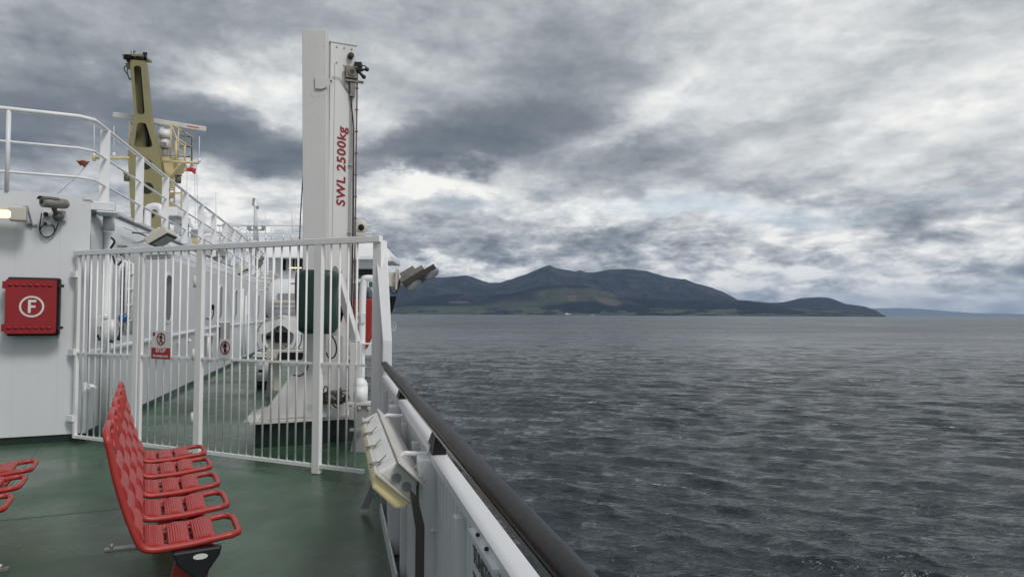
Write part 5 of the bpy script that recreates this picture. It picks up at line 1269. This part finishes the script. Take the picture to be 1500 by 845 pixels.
def blob(px, py, rx, ry, amp, rot=0):
    d = ray(px, py); a0 = math.atan2(d.x, d.y); e0 = math.asin(d.z)
    mp = N_(nt, 'ShaderNodeMapping', vector_type='TEXTURE'); mp.inputs['Location'].default_value = (a0, e0, 0); mp.inputs['Rotation'].default_value = (0, 0, R(rot)); mp.inputs['Scale'].default_value = (rx/F, ry/F, 1); L(aew, mp.inputs[0])
    g = N_(nt, 'ShaderNodeTexGradient', gradient_type='SPHERICAL'); L(mp.outputs[0], g.inputs[0])
    s = M('SMOOTH_MIN', g.outputs[0], 1.0, 0.0); s = M('MULTIPLY', M('MULTIPLY', s, s), M('SUBTRACT', 3.0, M('MULTIPLY', s, 2.0)))
    return M('MULTIPLY', s, amp)
# clouds: light and dark masses (brightness offsets), by direction
B = [  # px, py, rx, ry, amp, rot
 (90,130,360,190,-.26,10),(250,20,420,90,-.10,0),(60,250,230,60,-.12,0),(400,205,230,80,-.46,-8),(180,150,200,120,-.12,0),
 (330,135,150,80,.30,-20),(430,140,150,90,.34,-30),(250,275,330,45,.30,-5),(150,190,120,60,.18,0),
 (470,25,380,70,-.10,0),(600,60,300,80,.04,0),(560,180,90,90,.16,0),(600,205,90,50,-.20,0),
 (640,265,260,36,.62,2),(560,300,160,60,.30,0),(740,215,260,85,-.26,25),(640,225,160,60,-.18,0),(760,110,330,90,-.06,15),
 (870,195,330,45,.08,22),(1020,120,300,50,.05,28),(1130,60,300,120,.07,20),(900,235,420,45,-.16,12),(1100,265,420,50,-.08,5),
 (1330,60,240,90,-.04,20),(1400,180,260,120,.10,0),(940,305,360,30,.22,2),(1160,300,180,25,.12,0),
 (700,335,330,40,-.09,0),(620,372,260,26,-.15,0),(900,358,90,34,-.36,0),(870,312,70,44,.34,0),(560,335,180,50,-.10,0),
 (1050,345,260,26,.10,0),(1000,385,260,20,-.04,0),(1250,365,320,30,-.02,0),(1400,330,260,60,.02,0),(680,395,200,18,.28,0),(1130,410,260,22,.32,0),
 (1290,402,120,18,.22,0),(1380,415,320,30,.06,0),(1190,392,110,14,-.12,0),(380,320,200,40,.12,0),(240,330,200,40,.06,0)]
acc = None
for t in B:
    v = blob(*t); acc = v if acc is None else M('ADD', acc, v)
def sstep(v, a, b):
    n = N_(nt, 'ShaderNodeMapRange', interpolation_type='SMOOTHSTEP'); n.inputs['From Min'].default_value = a; n.inputs['From Max'].default_value = b; L(v, n.inputs[0]); return n.outputs[0]
n1 = noise(cp_, 1.3, 9, .60, .15, 20, (.85, .75, 1), (3.1, 1.7, 0))
n1s = noise(cp_, 1.3, 9, .60, .15, 20, (.85, .75, 1), (3.16, 1.86, 0))
n2 = noise(cp_, 3.4, 8, .62, .1, 0, (1.0, .8, 1), (7.3, 2.2, 0))
n2s = noise(cp_, 3.4, 8, .62, .1, 0, (1.0, .8, 1), (7.33, 2.30, 0))
n3 = noise(ae, 14, 8, .62, .1, 0, (.8, 2.2, 1))
n3s = noise(ae, 14, 8, .62, .1, 0, (.8, 2.2, 1), (0, .11, 0))
mm = M('ADD', M('ADD', M('MULTIPLY', n1, .62), M('MULTIPLY', n2, .30)), M('MULTIPLY', n3, .08))
def voro(vec, scale, loc=(0,0,0), msc=(1,1.7,1)):
    mp = N_(nt, 'ShaderNodeMapping'); mp.inputs['Scale'].default_value = msc; mp.inputs['Location'].default_value = loc; L(vec, mp.inputs[0])
    n = N_(nt, 'ShaderNodeTexVoronoi', voronoi_dimensions='2D', feature='SMOOTH_F1'); n.inputs['Scale'].default_value = scale; n.inputs['Detail'].default_value = 3.5; n.inputs['Roughness'].default_value = .6; n.inputs['Lacunarity'].default_value = 2.3; n.inputs['Smoothness'].default_value = .6; n.normalize = True; L(mp.outputs[0], n.inputs['Vector']); return n.outputs['Distance']
b1 = voro(aew, 7.0); b1s = voro(aew, 7.0, (.0, .035, 0))
b2_ = voro(ae, 17.0, (3, 1, 0), (1, 2.0, 1)); b2s = voro(ae, 17.0, (3, 1.028, 0), (1, 2.0, 1))
mm = M('ADD', mm, M('MULTIPLY', M('SUBTRACT', .32, b1), .16))
mm = M('SUBTRACT', mm, M('MULTIPLY', acc, .50))
m1 = sstep(mm, .40, .62)                      # cover of the heavy grey bases
core = sstep(mm, .52, .80)
br0 = M('SUBTRACT', M('SUBTRACT', .80, M('MULTIPLY', m1, .34)), M('MULTIPLY', core, .26))
lit_ = M('ADD', M('MULTIPLY', M('SUBTRACT', n1, n1s), .6), M('ADD', M('MULTIPLY', M('SUBTRACT', n2, n2s), .5), M('MULTIPLY', M('SUBTRACT', n3, n3s), .22)))
wgt = M('SUBTRACT', 1.0, sstep(el_, .04, .22))
n4 = noise(ae, 26, 8, .6, .1, 0, (.75, 2.0, 1), (4, 1, 0)); n4s = noise(ae, 26, 8, .6, .1, 0, (.75, 2.0, 1), (4, 1.16, 0))
puff = M('ADD', M('MULTIPLY', M('SUBTRACT', n4, n4s), .55), M('ADD', M('MULTIPLY', M('SUBTRACT', n3, n3s), .5), M('MULTIPLY', M('SUBTRACT', sstep(n3, .42, .56), .5), .16)))
lit_ = M('ADD', lit_, M('MULTIPLY', puff, wgt))
lit_ = M('ADD', lit_, M('MULTIPLY', M('SUBTRACT', n4, n4s), .10))
lit_ = M('ADD', lit_, M('MULTIPLY', M('SUBTRACT', b1s, b1), .36))
lit_ = M('ADD', lit_, M('MULTIPLY', M('MULTIPLY', M('SUBTRACT', b2s, b2_), .6), M('ADD', .25, wgt)))
br0 = M('ADD', br0, lit_)
br0 = M('ADD', br0, M('MULTIPLY', M('SUBTRACT', n2, .5), .18))
br0 = M('ADD', br0, M('MULTIPLY', acc, .35))
brt = M('ADD', br0, M('MULTIPLY', az_, .10))
# low puffs over the right-hand horizon: light tops and flat grey bases
rp = N_(nt, 'ShaderNodeValToRGB'); cr_ = rp.color_ramp; cr_.interpolation = 'B_SPLINE' if False else 'LINEAR'
stops = [(0.0, (.108,.130,.155)), (.25, (.165,.187,.213)), (.45, (.272,.296,.318)), (.62, (.405,.428,.445)), (.80, (.590,.603,.605)), (1.0, (.82,.812,.775))]
while len(cr_.elements) < len(stops): cr_.elements.new(.5)
for e, (p, c) in zip(cr_.elements, stops): e.position = p; e.color = (c[0], c[1], c[2], 1)
L(M('MINIMUM', M('MAXIMUM', brt, 0.0), 1.0), rp.inputs[0])
csc = N_(nt, 'ShaderNodeVectorMath', operation='SCALE'); L(rp.outputs[0], csc.inputs[0]); csc.inputs['Scale'].default_value = 10.0
# thin gaps where the clear sky shows (towards the right horizon)
gapn = noise(ae, 6, 7, .6, .4, 0, (.8, 3.0, 1), (1.1, 4.2, 0))
gap = M('ADD', M('MULTIPLY', M('SUBTRACT', gapn, .52), 4.0), 0.0)
gm = M('ADD', M('ADD', blob(1400, 430, 420, 70, 1.0), blob(1180, 312, 330, 30, .8)), M('ADD', blob(850, 300, 330, 26, .7), blob(1080, 110, 120, 40, .35, 25)))
gf = M('MULTIPLY', M('ADD', gap, .55, clamp=True), gm, clamp=True)
mx = N_(nt, 'ShaderNodeMix', data_type='RGBA'); L(M('MULTIPLY', gf, .85), mx.inputs['Factor']); L(csc.outputs[0], mx.inputs['A'])
sks = N_(nt, 'ShaderNodeVectorMath', operation='SCALE'); L(sky.outputs[0], sks.inputs[0]); sks.inputs['Scale'].default_value = 1.0
skb = N_(nt, 'ShaderNodeMix', data_type='RGBA'); skb.inputs['Factor'].default_value = .6; L(sks.outputs[0], skb.inputs['A']); skb.inputs['B'].default_value = (5.6, 6.6, 7.6, 1)
L(skb.outputs['Result'], mx.inputs['B'])
# veil of thin bright haze by the horizon
L(mx.outputs['Result'], bg.inputs['Color'])
w.cycles.sampling_method = 'MANUAL'; w.cycles.sample_map_resolution = 1024

sd = bpy.data.lights.new('sun', 'SUN'); sd.energy = 1.3; sd.angle = R(14); sd.color = (1, .96, .90)
so = bpy.data.objects.new('sun', sd); COL.objects.link(so)
dirv = V((math.sin(R(SUN_AZ))*math.cos(R(SUN_EL)), math.cos(R(SUN_AZ))*math.cos(R(SUN_EL)), math.sin(R(SUN_EL))))
so.rotation_euler = dirv.to_track_quat('Z', 'Y').to_euler(); so.location = (3, -3, 12)

vs = sc.view_settings; vs.view_transform = 'Standard'; vs.look = 'None'; vs.gamma = 1; vs.exposure = 0.3; vs.use_curve_mapping = False
sc.cycles.max_bounces = 4; sc.cycles.diffuse_bounces = 3; sc.cycles.glossy_bounces = 2; sc.cycles.volume_bounces = 0; sc.cycles.use_adaptive_sampling = True; sc.cycles.adaptive_threshold = .02
sc.cycles.caustics_reflective = False; sc.cycles.caustics_refractive = False
